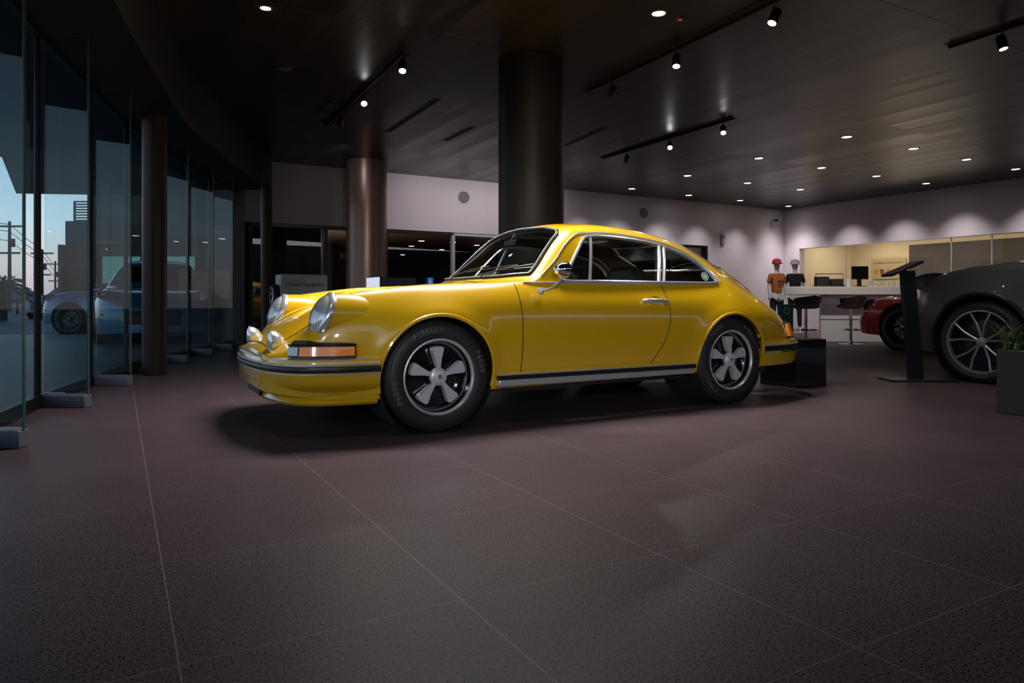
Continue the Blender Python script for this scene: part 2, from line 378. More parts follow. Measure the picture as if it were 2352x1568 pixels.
osw(fp,[(.008,.399),(.019,.400),(.019,.409),(.008,.411)]).build('bumper_chrome_strip',trim,bp)
osw(fp,[(.006,.351),(.013,.352),(.013,.359),(.006,.360)]).build('lower_chrome_strip',trim,bp)
osw(fp,[(.004,.428),(.006,.432),(-.018,.441),(-.02,.437)]).build('top_edge_trim',trim,bp)
G().box(-.86,-.80,-.20,.20,.20,.27).build('front_grille_opening',blk,bp)
rp=[(2.60,-.785),(2.80,-.765),(2.98,-.72),(3.12,-.645),(3.22,-.51),(3.285,-.27),(3.30,0)]
rp=cr(rp+[(x,-y) for x,y in rp[-2::-1]],16)
def osr(path,prof): return G().sweep(path,prof)
bp=osr(rp,[(-.06,.25),(-.01,.255),(.006,.29),(.012,.35),(.012,.42),(.0,.44),(-.14,.455),(-.14,.26)]).build('rear_bumper',yel,car)
osr(rp,[(.008,.362),(.022,.366),(.028,.382),(.022,.398),(.008,.402)]).build('bumper_rubber',blk,bp)
osr(rp,[(.008,.402),(.022,.403),(.022,.414),(.008,.416)]).build('bumper_chrome_strip',trim,bp)
osr(rp,[(.006,.349),(.016,.350),(.016,.360),(.006,.362)]).build('lower_chrome_strip',chrome,bp)
def seg(path,c): return [p for p in path if c(p)]
for sg in (-1,1):
    s0=seg(fpd,lambda p:p[1]*sg>.62 and p[0]<-.47)
    osw(s0,[(-.035,.445),(-.006,.445),(-.012,.510),(-.05,.53)]).build('indicator_frame',blk,car)
    s1=seg(fpd,lambda p:p[0]<-.480 and p[1]*sg>.678)
    osw(s1,[(-.03,.450),(.010,.452),(.002,.498),(-.03,.503)]).build('indicator_lens',amber,car)
    s1=seg(fpd,lambda p:p[1]*sg>.628 and p[1]*sg<.676)
    osw(s1,[(-.03,.452),(.008,.454),(.001,.498),(-.03,.503)]).build('parking_lamp',clearl,car)
    osw(s0,[(-.03,.505),(.002,.507),(-.001,.513),(-.03,.515)]).build('indicator_trim',chrome,car)
    s2=seg(rp,lambda p:p[0]>2.5 and p[1]*sg>.40 and p[1]*sg<.715)
    s3=[p for p in s2 if p[1]*sg>.60]; s4=[p for p in s2 if p[1]*sg<=.61]
    osr(s2,[(-.14,.45),(-.030,.45),(-.055,.570),(-.14,.575)]).build('tail_lamp_frame',blk,car)
    osr(s3,[(-.12,.462),(-.012,.462),(-.036,.560),(-.12,.562)]).build('rear_indicator',mat('rear_amber',(.85,.25,.02),.15,e=(1,.25,.02),es=.18,coat=1),car)
    osr(s4,[(-.12,.462),(-.012,.462),(-.036,.560),(-.12,.562)]).build('tail_lamp',redl,car)
    T=M.Translation((-.600,sg*.600,.660))@M.Rotation(R(-68),4,'Y')
    g=G(); n=40; rings=[]
    for dx,s_,dz in ((.0,1.0,0),(.05,1.02,0),(.12,1.03,-.004),(.22,1.0,-.012),(.34,.86,-.03)):
        ring=[]
        for k in range(n):
            a=2*pi*k/n; p=T@V((.131*math.cos(a)*s_,.127*math.sin(a)*s_,0)); ring.append((p.x+dx,p.y,p.z+dz))
        rings.append(ring)
    vs=[p for r in rings for p in r]; fs=[(b*n+k,b*n+(k+1)%n,(b+1)*n+(k+1)%n,(b+1)*n+k) for b in range(4) for k in range(n)]
    g.add(vs,fs); outward(g.build('headlamp_bucket',mat('bucket_yellow',(.72,.41,.005),.26,coat=1),car))
    hl=G().lathe([(.133,-.012),(.135,.004),(.129,.016),(.118,.022),(.112,.018)],48,T).build('headlamp_ring',trim,car)
    G().lathe([(.115,.012),(.105,.03),(.084,.044),(.052,.055),(.02,.06),(.0005,.061)],48,T).build('headlamp_glass',hlg,hl)
    g=G()
    for k in range(-5,6):
        yy=k*.017; L=math.sqrt(max(.0,.098**2-yy*yy)); pts=[]
        for m_ in range(-6,7):
            xx=m_/6*L; rr=math.hypot(xx,yy); zz=np.interp(rr,[0,.02,.052,.084,.105,.115],[.061,.060,.055,.044,.030,.012])+.0005; pts.append(T@V((xx,yy,zz)))
        g.tube(pts,.0013,5)
    g.build('lens_fluting',mat('lens_flute',(.16,.16,.17),.2,.2),hl)
    T=M.Translation((-.80,sg*.36,.512))@M.Rotation(R(-90),4,'Y')
    a=G().lathe([(.0005,-.045),(.026,-.04),(.046,-.022),(.058,.0),(.064,.02),(.064,.030),(.057,.034)],36,T).build('fog_lamp',trim,car)
    G().lathe([(.058,.030),(.044,.039),(.02,.043),(.0005,.044)],32,T).build('fog_lamp_glass',hlg,a)
    G().cyl((-.80,sg*.36,.43),(-.80,sg*.36,.47),.014).build('lamp_bracket',blk,a)
    g=G(); g.box(.37,1.90,sg*.745 if sg>0 else -.795,sg*.795 if sg>0 else -.745,.237,.276); rk=g.build('rocker_panel',trim,car,bev=.006)
    G().box(.37,1.91,min(sg*.75,sg*.799),max(sg*.75,sg*.799),.278,.299).build('rocker_rubber',blk,rk)
    G().box(.37,1.915,min(sg*.75,sg*.800),max(sg*.75,sg*.800),.301,.310).build('rocker_chrome',trim,rk,bev=.003)
DX=V((-.115,0,0))
g=G(); g.tube([V(p)+DX for p in cr([(.80,-.735,.80),(.83,-.80,.81),(.87,-.84,.855),(.89,-.86,.885)],4)],.0075,8); g.lathe([(.0005,0),(.026,.002),(.022,.010),(.0005,.012)],20,M.Translation(V((.80,-.74,.797))+DX)@M.Rotation(R(60),4,'X'))
mr=g.build('mirror_arm',trim,car)
T=M.Translation(V((.885,-.865,.925))+DX)@M.Rotation(R(-90),4,'Y')
G().lathe([(.0005,.055),(.03,.05),(.05,.03),(.060,.005),(.062,-.015),(.056,-.02)],32,T@M.Scale(.82,4,(1,0,0))).build('mirror_shell',chrome,mr)
G().lathe([(.0005,-.018),(.056,-.018)],32,T@M.Scale(.82,4,(1,0,0))).build('mirror_glass',mat('mirror_face',(.5,.5,.5),.02,1),mr)
for y0,y1 in ((-.28,-.62),(.12,-.24)):
    a=B.front(y0*1.0,.895); b=B.front(y1*.93,.96)
    g=G(); g.tube([a+V((-.05,0,-.012)),a+V((-.03,0,.02)),(a+b)/2+V((-.035,0,.02)),b+V((-.015,0,.01))],.005,6)
    w=g.build('wiper_arm',blk,car)
    pts=[]
    for k in range(9):
        yy=y1+.25-.06*k; h=B.front(max(-.59,yy),.93+.004*k)
        if h: pts.append(h+V((-.012,0,.006)))
    G().tube(pts,.004,6).build('wiper_blade',blk,w)
ff=[(.30+.085*math.cos(t/24*2*pi),-.585+.055*math.sin(t/24*2*pi)) for t in range(24)]
G().tube(B.line(ff,'T'),.0025,6,True).build('fuel_flap',seam,car)
h=B.side(2.15,.915,-1)
T=M.Translation(h+V((0,-.003,0)))@M.Rotation(R(90),4,'X')@M.Rotation(R(-20),4,'X')
sk=G().lathe([(.0005,0),(.034,0),(.034,.001),(.0005,.001)],28,T).build('window_sticker',mat('sticker_white',(.6,.7,.62),.6),car)
G().lathe([(.02,.0015),(.027,.0015)],28,T).build('sticker_ring',mat('sticker_green',(.1,.3,.2),.6),sk)
fuchs(car,0,False,[('PIRELLI',106),('P6000',17),('P6000',197)])
fuchs(car,2.271,False,[('P6000',126),('PIRELLI',42),('PIRELLI',215)])
fuchs(car,0,True,None); fuchs(car,2.271,True,None)
G().box(-.30,2.9,-.42,.42,.17,.30).box(.38,1.9,-.70,.70,.20,.27).build('underbody',dark,car)
G().cyl((2.75,-.3,.24),(3.02,-.3,.22),.09).build('exhaust_silencer',mat('exhaust_steel',(.12,.12,.12),.4,.9),car)
G().cyl((-.6,-.3,.17),(-.6,.3,.17),.012).build('steering_rod',dark,car)
G().box(.45,2.35,-.66,.66,.27,.33).box(.45,.50,-.66,.66,.30,.82).box(2.1,2.35,-.60,.60,.3,.82).build('cabin_floor',leath,car)
G().box(.60,.86,-.62,.62,.70,.855).build('dashboard',leath,car,bev=.02)
T=M.Translation((1.02,-.34,.80))@M.Rotation(R(-66),4,'Y')
g=G(); g.tube([T@V((.19*math.cos(a*pi/18),.19*math.sin(a*pi/18),0)) for a in range(36)],.011,8,True); sw=g.build('steering_wheel',blk,car)
g=G()
for a in (0,90,180,270): g.tube([T@V((0,0,.02)),T@V((.19*math.cos(R(a)),.19*math.sin(R(a)),0))],.009,6)
g.cyl(T@V((0,0,-.0)),T@V((0,0,.035)),.04).cyl(T@V((0,0,0)),(.8,-.34,.70),.02); g.build('steering_hub',blk,sw)
for y in (-.34,.34):
    s1=G().box(1.20,1.68,y-.24,y+.24,.34,.52).build('seat_cushion',leath,car,bev=.05)
    prof=[(-.22,.45),(-.24,.75),(-.20,.93),(-.12,1.0),(.12,1.0),(.20,.93),(.24,.75),(.22,.45)]
    g=G().prism(prof,-.05,.07,M.Translation((1.50,y,.0))@M.Rotation(R(10),4,'Y')@M([[0,0,1,0],[1,0,0,0],[0,1,0,0],[0,0,0,1]])); g.build('seat_back',leath,s1,bev=.04)
G().box(1.95,2.30,-.55,.55,.35,.55).box(2.12,2.24,-.50,.50,.5,.86).build('rear_bench',tan,car,bev=.04)
G().box(.88,.90,-.08,.08,1.13,1.17).cyl((.89,0,1.16),(.93,0,1.225),.006).build('interior_mirror',blk,car,bev=.008)

# ===== secondary cars
suvtab=[
[(-.85,.50,.28),(-.7,.78,.26),(-.5,.88,.25),(0,.92,.25),(2.9,.92,.27),(3.5,.85,.32),(3.9,.6,.42)],
[(-.85,.52,.42),(-.7,.80,.42),(-.5,.90,.42),(0,.95,.44),(1.5,.93,.44),(2.9,.96,.46),(3.5,.88,.48),(3.9,.64,.55)],
[(-.85,.52,.60),(-.7,.79,.62),(-.5,.90,.66),(0,.97,.72),(.6,.95,.70),(1.5,.945,.70),(2.9,.98,.76),(3.5,.90,.75),(3.9,.66,.75)],
[(-.85,.48,.70),(-.7,.74,.80),(-.5,.85,.88),(0,.92,.93),(.6,.92,.92),(1.5,.91,.92),(2.9,.93,.96),(3.5,.86,.96),(3.9,.64,.92)],
[(-.85,.42,.74),(-.7,.66,.88),(-.5,.76,.98),(0,.83,1.06),(.6,.86,1.05),(.9,.87,1.05),(1.5,.86,1.06),(2.9,.84,1.10),(3.5,.78,1.08),(3.9,.60,1.02)],
[(-.85,.32,.76),(-.7,.52,.88),(-.5,.60,.97),(0,.66,1.06),(.5,.72,1.09),(.75,.80,1.12),(1.05,.74,1.32),(1.4,.68,1.52),(2.0,.66,1.57),(2.9,.64,1.52),(3.5,.60,1.38),(3.9,.55,1.10)],
[(-.85,.18,.78),(-.7,.30,.89),(-.5,.34,.96),(0,.36,1.05),(.5,.38,1.12),(.7,.4,1.18),(1.05,.4,1.41),(1.4,.4,1.60),(2.0,.38,1.66),(2.9,.36,1.62),(3.5,.34,1.48),(3.9,.32,1.15)],
[(-.85,0,.78),(-.7,0,.89),(-.5,0,.96),(0,0,1.06),(.5,0,1.13),(.65,0,1.17),(1.0,0,1.42),(1.35,0,1.60),(2.0,0,1.68),(2.9,0,1.64),(3.5,0,1.50),(3.9,0,1.18)]]
def simple_car(name,label,paint,loc,rz,kind,rimm,spokes=10,detail=True):
    c=thing(name,label,'car',(loc[0],loc[1],loc[2] if len(loc)>2 else 0),rz)
    if kind=='suv': tb=suvtab;x0,x1=-.85,3.9;wb,wr,ww,yc,ar=2.9,.37,.27,.83,.43;mid=2.2;az=.37
    else: tb=[[(x,y*1.10,z*1.0) for x,y,z in r] for r in tab];x0,x1=-.88,3.2;wb,wr,ww,yc,ar=2.271,.335,.24,.73,.37;mid=1.4;az=.335
    b=Body(tb,x0,x1,120 if detail else 80,[(0,az,ar),(wb,az,ar)],.02,6 if detail else 4); b.mid=mid
    for a in 'LR':
        for ax in (0,wb): b.cut(circ(ax,az,ar),a,want=False)
    if kind=='suv':
        dl=cr([(.98,1.13),(1.25,1.32),(1.5,1.46),(2.0,1.50),(2.7,1.46),(3.2,1.34),(3.3,1.2),(2.9,1.16),(1.8,1.14)],4,True); wsx=[(-.70,1.19),(0,1.20),(.70,1.19),(.58,1.50),(0,1.56),(-.58,1.50)]; rwx=[(-.5,1.15),(.5,1.15),(.5,1.42),(-.5,1.42)]
    else: dl=dlo; wsx=[(y*1.1,z) for y,z in ws]; rwx=rw
    gl=[('side_window',b.cut(dl,'L',.012)),('side_window',b.cut(dl,'R',.012)),('windshield',b.cut(wsx,'F',.012)),('rear_window',b.cut(rwx,'B',.012))]
    sh=loosebuild(b.shell(),'body_shell',paint,c)
    for n,g in gl: g.build(n,blkg,c)
    for a,sg in (('L',-1),('R',1)):
        for ax in (0,wb):
            pts=[]
            for k in range(-10,191,5):
                x=ax+ar*math.cos(R(k)); z=az+ar*math.sin(R(k)); h=b.side(x,max(z,.34),sg)
                if h: pts.append((x,h.y-sg*.004,z))
            G().tube(pts,.02,8).build('wheel_arch_lip',paint if kind!='suv' else blk,sh)
            G().lathe([(ar-.004,0),(ar-.004,.4),(.02,.4)],32,M.Translation((ax,sg*(yc+ww/2-.02),az))@M.Rotation(pi/2*sg,4,'X')).build('wheel_well',dark,c)
            far=sg>0; rr=wr*.74; t,T,h=tyre(c,ax,yc,wr,ww,rr,far)
            G().lathe([(rr+.010,h-.006),(rr+.010,h+.003),(rr,h+.003),(rr-.006,h-.01),(rr-.010,h-.03)],48,T).build('rim',rimm,t)
            G().lathe([(rr*.72,h-.12),(rr*.1,h-.12)],32,T).build('brake_disc',mat('brake_steel',(.08,.08,.08),.35,1),t)
            G().lathe([(rr-.008,h-.02),(rr-.008,h-.14),(.001,h-.14)],32,T).build('wheel_back',dark,t)
            g=G()
            for k in range(spokes//2):
                for d in (-9,9):
                    a0=2*pi*k/(spokes//2)+pi/2; a1=a0+R(d*2.0); a0=a0+R(d*.7)
                    p0=T@V((rr*.16*math.cos(a0),rr*.16*math.sin(a0),h-.035)); p1=T@V((rr*.6*math.cos((a0+a1)/2),rr*.6*math.sin((a0+a1)/2),h-.02)); p2=T@V(((rr-.006)*math.cos(a1),(rr-.006)*math.sin(a1),h-.012)); g.tube([p0,p1,p2],.0105,6)
            g.build('spokes',rimm,t)
            G().lathe([(rr*.17,h-.05),(rr*.15,h-.022),(.001,h-.018)],24,T).build('hub_cap',rimm,t)
    for sg in (-1,1):
        tt=(.12,.11,.05)
        T=M.Translation((-.60,sg*.66,.66))@M.Rotation(sg*R(38),4,'Z')@M.Rotation(R(-62),4,'Y')
        if kind=='suv':
            tt=(.11,.19,.045); h=b.side(-.50,.92,sg); T=M.Translation((h.x-.04,h.y-sg*.07,h.z+.005))@M.Rotation(sg*R(42),4,'Z')@M.Rotation(R(-50),4,'Y')
        hl=G().lathe([(1,-.3),(1,0),(.85,.35),(.5,.6),(.001,.7)],24,T@M.Diagonal((tt[0],tt[1],tt[2],1))).build('headlamp',mat('lamp_grey',(.22,.23,.25),.12,.5,coat=1),c)
        for k in (-.4,.4): G().lathe([(.035,0),(.028,.012),(.001,.015)],14,T@M.Translation((0,k*tt[1],tt[2]*.60))).build('lamp_reflector',trim,hl)
        if kind=='suv':
            G().box(.62,.86,*sorted((sg*.93,sg*1.10)),1.06,1.20).build('door_mirror',paint,c,bev=.04)
            h=b.side(-.62,.60,sg)
            if h: G().box(-.66,-.55,*sorted((h.y-sg*.03,h.y+sg*.006)),.585,.61).build('side_marker',redl,c)
    if kind=='suv':
        G().box(-.87,-.80,-.42,.42,.42,.66).build('front_grille',blk,c,bev=.02)
        for a,sg in (('L',-1),('R',1)):
            for pl in ([(.62,.45),(.62,.95),(.80,1.05)],[(1.62,.42),(1.62,1.08)],[(2.45,1.10),(2.42,.85),(2.3,.70)]):
                L=b.line(pl,a,False)
                if len(L)>2: G().tube(L,.004,5).build('door_gap',dark,sh)
            for xh in (1.45,2.35):
                h=b.side(xh,.98,sg); G().box(xh-.1,xh+.08,*sorted((h.y-sg*.005,h.y+sg*.03)),.97,.995).build('door_handle',paint,c,bev=.008)
            G().box(.44,2.46,*sorted((sg*.86,sg*.965)),.27,.37).build('side_sill',blk,c,bev=.02)
    G().box(-.4,x1-.4,-.6,.6,.19,.34).build('underbody',dark,c)
    return c
greyp=mat('grey_metallic_paint',(.11,.10,.108),.33,.4,coat=1)
X0,Y0=4.19,6.23
simple_car('suv','metallic grey SUV cut off by the right edge behind the tilted black sign stand',greyp,(X0+.95*math.sin(R(61)),Y0+.95*math.cos(R(61))),R(-61),'suv',mat('rim_silver',(.45,.45,.47),.3,.7),10)
redp=mat('red_paint',(.45,.008,.012),.3,coat=1)
simple_car('sports_car','red sports car behind the black sign stand, beside the white bar',redp,(at(2062,10.4)+.75,10.8),R(-58),'low',blkg,10,False)
bluep=mat('blue_paint',(.03,.17,.32),.3,.3,coat=1)
simple_car('suv','blue SUV outdoors beyond the glass wall, left one, in front of the dark building',bluep,(at(185,18.3),18.6,-.1),R(6),'suv',blkg,10,False)
simple_car('suv','blue SUV outdoors beyond the glass wall, right of the slender column',bluep,(-6.6,12.9,-.1),R(116),'suv',blkg,10,False)
simple_car('suv','small pale grey car parked far outdoors, leftmost beyond the glass',mat('pale_paint',(.2,.22,.25),.4),(at(118,34),34,-.12),R(90),'suv',blkg,10,False)

# ===== setting
def nodes_mat(n):
    k=bpy.data.materials.new(n); k.use_nodes=True; nt=k.node_tree; return k,nt,nt.nodes['Principled BSDF']
def mth(nt,op,a,b=None,c=None):
    n=nt.nodes.new('ShaderNodeMath'); n.operation=op
    for i,v in enumerate((a,b,c)):
        if v is None: continue
        if isinstance(v,(int,float)): n.inputs[i].default_value=v
        else: nt.links.new(v,n.inputs[i])
    return n.outputs[0]
def gridline(nt,co,size,phase,w):
    f=mth(nt,'FRACT',mth(nt,'DIVIDE',mth(nt,'SUBTRACT',co,phase-100*size),size))
    d=mth(nt,'ABSOLUTE',mth(nt,'SUBTRACT',f,.5)); return mth(nt,'GREATER_THAN',d,.5-w/size/2)
k,nt,b=nodes_mat('speckled_stone_tiles')
tc=nt.nodes.new('ShaderNodeTexCoord'); sx=nt.nodes.new('ShaderNodeSeparateXYZ'); nt.links.new(tc.outputs['Object'],sx.inputs[0])
gl=mth(nt,'MAXIMUM',gridline(nt,sx.outputs[0],.632,.108,.0035),gridline(nt,sx.outputs[1],.632,.93,.0022))
no=nt.nodes.new('ShaderNodeTexNoise'); no.inputs['Scale'].default_value=150; no.inputs['Detail'].default_value=4; nt.links.new(tc.outputs['Object'],no.inputs['Vector'])
rp_=nt.nodes.new('ShaderNodeValToRGB'); rp_.color_ramp.elements[0].position=.40; rp_.color_ramp.elements[0].color=(.010,.006,.007,1); rp_.color_ramp.elements[1].position=.47; rp_.color_ramp.elements[1].color=(.118,.078,.085,1); nt.links.new(no.outputs['Fac'],rp_.inputs[0])
n2=nt.nodes.new('ShaderNodeTexNoise'); n2.inputs['Scale'].default_value=1.3; nt.links.new(tc.outputs['Object'],n2.inputs['Vector'])
m1=nt.nodes.new('ShaderNodeMixRGB'); m1.blend_type='MULTIPLY'; m1.inputs[0].default_value=.4; nt.links.new(rp_.outputs[0],m1.inputs[1]); nt.links.new(n2.outputs['Fac'],m1.inputs[2])
m2=nt.nodes.new('ShaderNodeMixRGB'); nt.links.new(gl,m2.inputs[0]); nt.links.new(m1.outputs[0],m2.inputs[1]); m2.inputs[2].default_value=(.20,.145,.145,1); nt.links.new(m2.outputs[0],b.inputs['Base Color'])
b.inputs['Roughness'].default_value=.42; b.inputs['Specular IOR Level'].default_value=.14
bu=nt.nodes.new('ShaderNodeBump'); bu.inputs['Strength'].default_value=.12; bu.inputs['Distance'].default_value=.002; nt.links.new(no.outputs['Fac'],bu.inputs['Height']); nt.links.new(bu.outputs[0],b.inputs['Normal'])
floorm=k
k,nt,b=nodes_mat('dark_plank_ceiling')
tc=nt.nodes.new('ShaderNodeTexCoord'); sx=nt.nodes.new('ShaderNodeSeparateXYZ'); nt.links.new(tc.outputs['Object'],sx.inputs[0])
gl=mth(nt,'MAXIMUM',gridline(nt,sx.outputs[0],.135,.0,.005),gridline(nt,sx.outputs[1],2.44,1.0,.014))
fl1=mth(nt,'FLOOR',mth(nt,'DIVIDE',sx.outputs[0],.135)); fl2=mth(nt,'FLOOR',mth(nt,'DIVIDE',mth(nt,'SUBTRACT',sx.outputs[1],1.0),2.44))
cb=nt.nodes.new('ShaderNodeCombineXYZ'); nt.links.new(fl1,cb.inputs[0]); nt.links.new(fl2,cb.inputs[1])
wn=nt.nodes.new('ShaderNodeTexWhiteNoise'); nt.links.new(cb.outputs[0],wn.inputs['Vector'])
rp_=nt.nodes.new('ShaderNodeValToRGB'); rp_.color_ramp.elements[0].color=(.014,.012,.012,1); rp_.color_ramp.elements[1].color=(.032,.027,.026,1); nt.links.new(wn.outputs['Value'],rp_.inputs[0])
m2=nt.nodes.new('ShaderNodeMixRGB'); nt.links.new(gl,m2.inputs[0]); nt.links.new(rp_.outputs[0],m2.inputs[1]); m2.inputs[2].default_value=(.004,.0035,.0035,1); nt.links.new(m2.outputs[0],b.inputs['Base Color'])
rg=mth(nt,'MULTIPLY_ADD',wn.outputs['Value'],.10,.30); nt.links.new(rg,b.inputs['Roughness'])
sp=mth(nt,'MULTIPLY',mth(nt,'SUBTRACT',1.0,mth(nt,'MULTIPLY',gl,.7)),.55); nt.links.new(sp,b.inputs['Specular IOR Level'])
ceilm=k
def rbox(name,p0,p1,q0,q1,z0,z1,m,par=None,bev=0):
    o=G().box(p0,p1,q0,q1,z0,z1).build(name,m,par,smooth=False,bev=bev)
    if not par: o.rotation_euler=(0,0,TH)
    return o
QB,PR=12.69,15.57
fe=[fl(55,1027),fl(203,935),fl(300,885),fl(366,852),fl(432,832),fl(490,815),fl(535,803),(-4.30,11.6)]
fe=[(-1.15,-2.2),(-1.35,-.5),(-1.62,.9),(-2.02,2.25)]+fe
roots=[(x-.34,y-.02) for x,y in fe]
f=G().box(-9,22,-8,17,-.1,0).build('floor',floorm,smooth=False); f.rotation_euler=(0,0,TH); struct(f)
cpoly=[(x+.3,y) for x,y in cr(fe,4)]+[room(2.0,13.5),room(2.0,17),room(PR+.1,17),room(PR+.1,-6)]
g=G(); g.prism([pq(*p) for p in cpoly],HC,HC+.12); c=g.build('ceiling',ceilm,smooth=False); c.rotation_euler=(0,0,TH); struct(c)
SZ=2.58
sof=mat('soffit_black',(.008,.0075,.008),.5)
path=[(x+.3,y) for x,y in cr(fe,6)]
g=G()
for i in range(len(path)-1):
    a,b_=path[i],path[i+1]; g.add([(a[0],a[1],SZ),(b_[0],b_[1],SZ),(b_[0],b_[1],HC),(a[0],a[1],HC)],[(0,1,2,3)])
struct(g.build('trim_1',sof))
g=G()
for i in range(len(path)-1):
    a,b_=path[i],path[i+1]; g.add([(a[0],a[1],SZ),(b_[0],b_[1],SZ),(b_[0]-1.0,b_[1],SZ),(a[0]-1.0,a[1],SZ)],[(0,1,2,3)])
    g.add([(a[0]-1.0,a[1],SZ),(b_[0]-1.0,b_[1],SZ),(b_[0]-1.0,b_[1],HC+.1),(a[0]-1.0,a[1],HC+.1)],[(0,1,2,3)])
    g.add([(a[0],a[1],HC+.1),(b_[0],b_[1],HC+.1),(b_[0]-1.0,b_[1],HC+.1),(a[0]-1.0,a[1],HC+.1)],[(0,1,2,3)])
struct(g.build('trim_2',sof))
fr=mat('black_mullion',(.010,.011,.013),.4,.3)
for i in range(len(roots)-1):
    a,b_=V((*roots[i],0)),V((*roots[i+1],0)); n=i+1
    g=G(); g.cyl(a+V((0,0,.0)),a+V((0,0,SZ)),.022,n=8)
    d=(b_-a).normalized(); nn=V((-d.y,d.x,0))*.03
    for z0,z1 in ((.0,.09),(SZ-.03,SZ)):
        g.add([a+nn+V((0,0,z0)),b_+nn+V((0,0,z0)),b_-nn+V((0,0,z0)),a-nn+V((0,0,z0)),a+nn+V((0,0,z1)),b_+nn+V((0,0,z1)),b_-nn+V((0,0,z1)),a-nn+V((0,0,z1))],[(0,1,2,3),(4,5,6,7),(0,1,5,4),(1,2,6,5),(2,3,7,6),(3,0,4,7)])
    w=struct(g.build('window_%d'%n,fr,smooth=False))
    G().add([a+V((0,0,.08)),b_+V((0,0,.08)),b_+V((0,0,SZ-.02)),a+V((0,0,SZ-.02))],[(0,1,2,3)]).build('pane',fg,w,smooth=False)
ordn=['first','second','third','fourth','fifth','sixth','seventh','eighth','ninth','tenth','eleventh','twelfth','thirteenth','fourteenth','fifteenth','sixteenth']
fc=0
for i in (4,5,6,8,9,10):
    x,y=fe[i]; t=thing('glass_fin','upright glass fin with grey metal foot along the glass wall, %s from the camera'%ordn[fc],'glass fin',(x,y,0),0,'glass fins of the curved window wall'); fc+=1
    G().box(-.30,0,-.008,.008,.10,SZ-.005).build('fin_glass',fing,t,smooth=False)
    G().box(-.30,.0,-.04,.04,0,.09).build('metal_foot',shoe,t,bev=.006)
    G().box(-.003,.003,-.009,.009,.09,SZ-.005).build('edge_trim',mat('glass_edge',(.03,.09,.09),.2),t,smooth=False)
def column(px,Y,r,h,label,m=metalb):
    o=G().lathe([(r*.98,0),(r,.01),(r,h),(.001,h)],64).build('round_column',m); o.location=(at(px,Y),Y,0); tag(o,label,'column')
    return o
column(355,6.96,.113,SZ,'slender dark round column standing in the row of glass fins')
column(612,11.0,.085,SZ,'thinnest dark round column beside the far entrance glass')
Yc=(HC-H)*F/550; column(1220,Yc,75/F*Yc,HC,'thick black round column rising behind the yellow car roof',mat('column_black',(.007,.006,.006),.5,.2))
Yc=(HC-H)*F/318; column(842,Yc,46/F*Yc,HC,'thick bronze round column left of the white wall panel',mat('column_bronze',(.24,.165,.145),.36,.6)); YB=Yc
DZ=2.10
w=rbox('wall_back',4.45,PR,QB,QB+.2,DZ,HC,white); struct(w)
w=rbox('wall_back_left',1.9,4.45,QB,QB+.2,DZ,HC,gpan); struct(w)
w=rbox('wall_back_right',12.76,PR,QB,QB+.2,0,DZ,white); struct(w)
w=rbox('wall_beyond',1.5,4.4,16.9,17.1,0,HC,dgw); struct(w)
w=rbox('wall_beyond_left',1.7,1.9,QB,17,0,HC,dgw); struct(w)
w=rbox('wall_reflection_mid',4.25,4.4,17,44,0,HC,dgw); struct(w)  # added long hall behind the glass stands in for the mirrored showroom
w=rbox('wall_reflection_far',4.3,PR+.2,44,44.2,0,HC,gpan); struct(w)
w=rbox('wall_beyond_right',PR,PR+.2,QB+.2,44,0,HC,dgw); struct(w)
w=rbox('ceiling_reflection',4.3,PR+.2,17,44,HC,HC+.1,mat('reflected_ceiling_brown',(.13,.09,.065),.5,noise=.3,nscale=4)); struct(w)  # brown slab imitates the plank ceiling reflected in the entrance glass
w=rbox('floor_reflection',4.3,PR+.2,17,44,-.1,0,floorm); struct(w)
w=rbox('wall_front',-6,PR+.2,-6.2,-6,0,HC,dgw); struct(w)
w=rbox('trim_3',12.70,12.76,QB-.02,QB+.2,0,DZ,blk); struct(w)
ps=[2.0,3.3,4.45,5.85,7.25,8.6,10.0,11.4,12.70]
for i in range(len(ps)-1):
    g=G().box(ps[i]-.03,ps[i]+.03,QB+.02,QB+.12,0,DZ); g.box(ps[i],ps[i+1],QB+.02,QB+.12,DZ-.06,DZ); g.box(ps[i],ps[i+1],QB+.02,QB+.12,0,.12)
    w=struct(g.build('window_%d'%(20+i),fr if i not in (3,4) else alu,smooth=False)); w.rotation_euler=(0,0,TH)
    G().box(ps[i]+.03,ps[i+1]-.03,QB+.06,QB+.07,.12,DZ-.06).build('pane',dg,w,smooth=False)
w=rbox('wall_right',PR,PR+.2,-6,12.2,DZ,HC,white); struct(w)
w=rbox('wall_right_pier',PR,PR+.2,12.2,QB+.2,0,HC,white); struct(w)
w=rbox('wall_right_low',PR,PR+.2,-6,12.2,0,.85,white); struct(w)
cream=mat('cream_wall',(.64,.57,.43),.8)
w=rbox('wall_cafe',PR+3.2,PR+3.4,11.2,13.4,0,2.55,cream); struct(w)
w=rbox('wall_cafe_dark',PR+3.2,PR+3.4,-2,11.2,0,2.25,dgw); struct(w)
w=rbox('wall_cafe_band',PR+3.2,PR+3.4,-2,11.2,2.25,2.55,cream); struct(w)
w=rbox('wall_cafe_side',PR+.2,PR+3.4,QB+.2,QB+.4,0,2.55,cream); struct(w)
w=rbox('ceiling_cafe',PR+.2,PR+3.4,-2,13.4,2.55,2.6,cream); struct(w)
w=rbox('floor_cafe',PR+.1,PR+3.4,-2,13.4,.0,.01,dgw); struct(w)
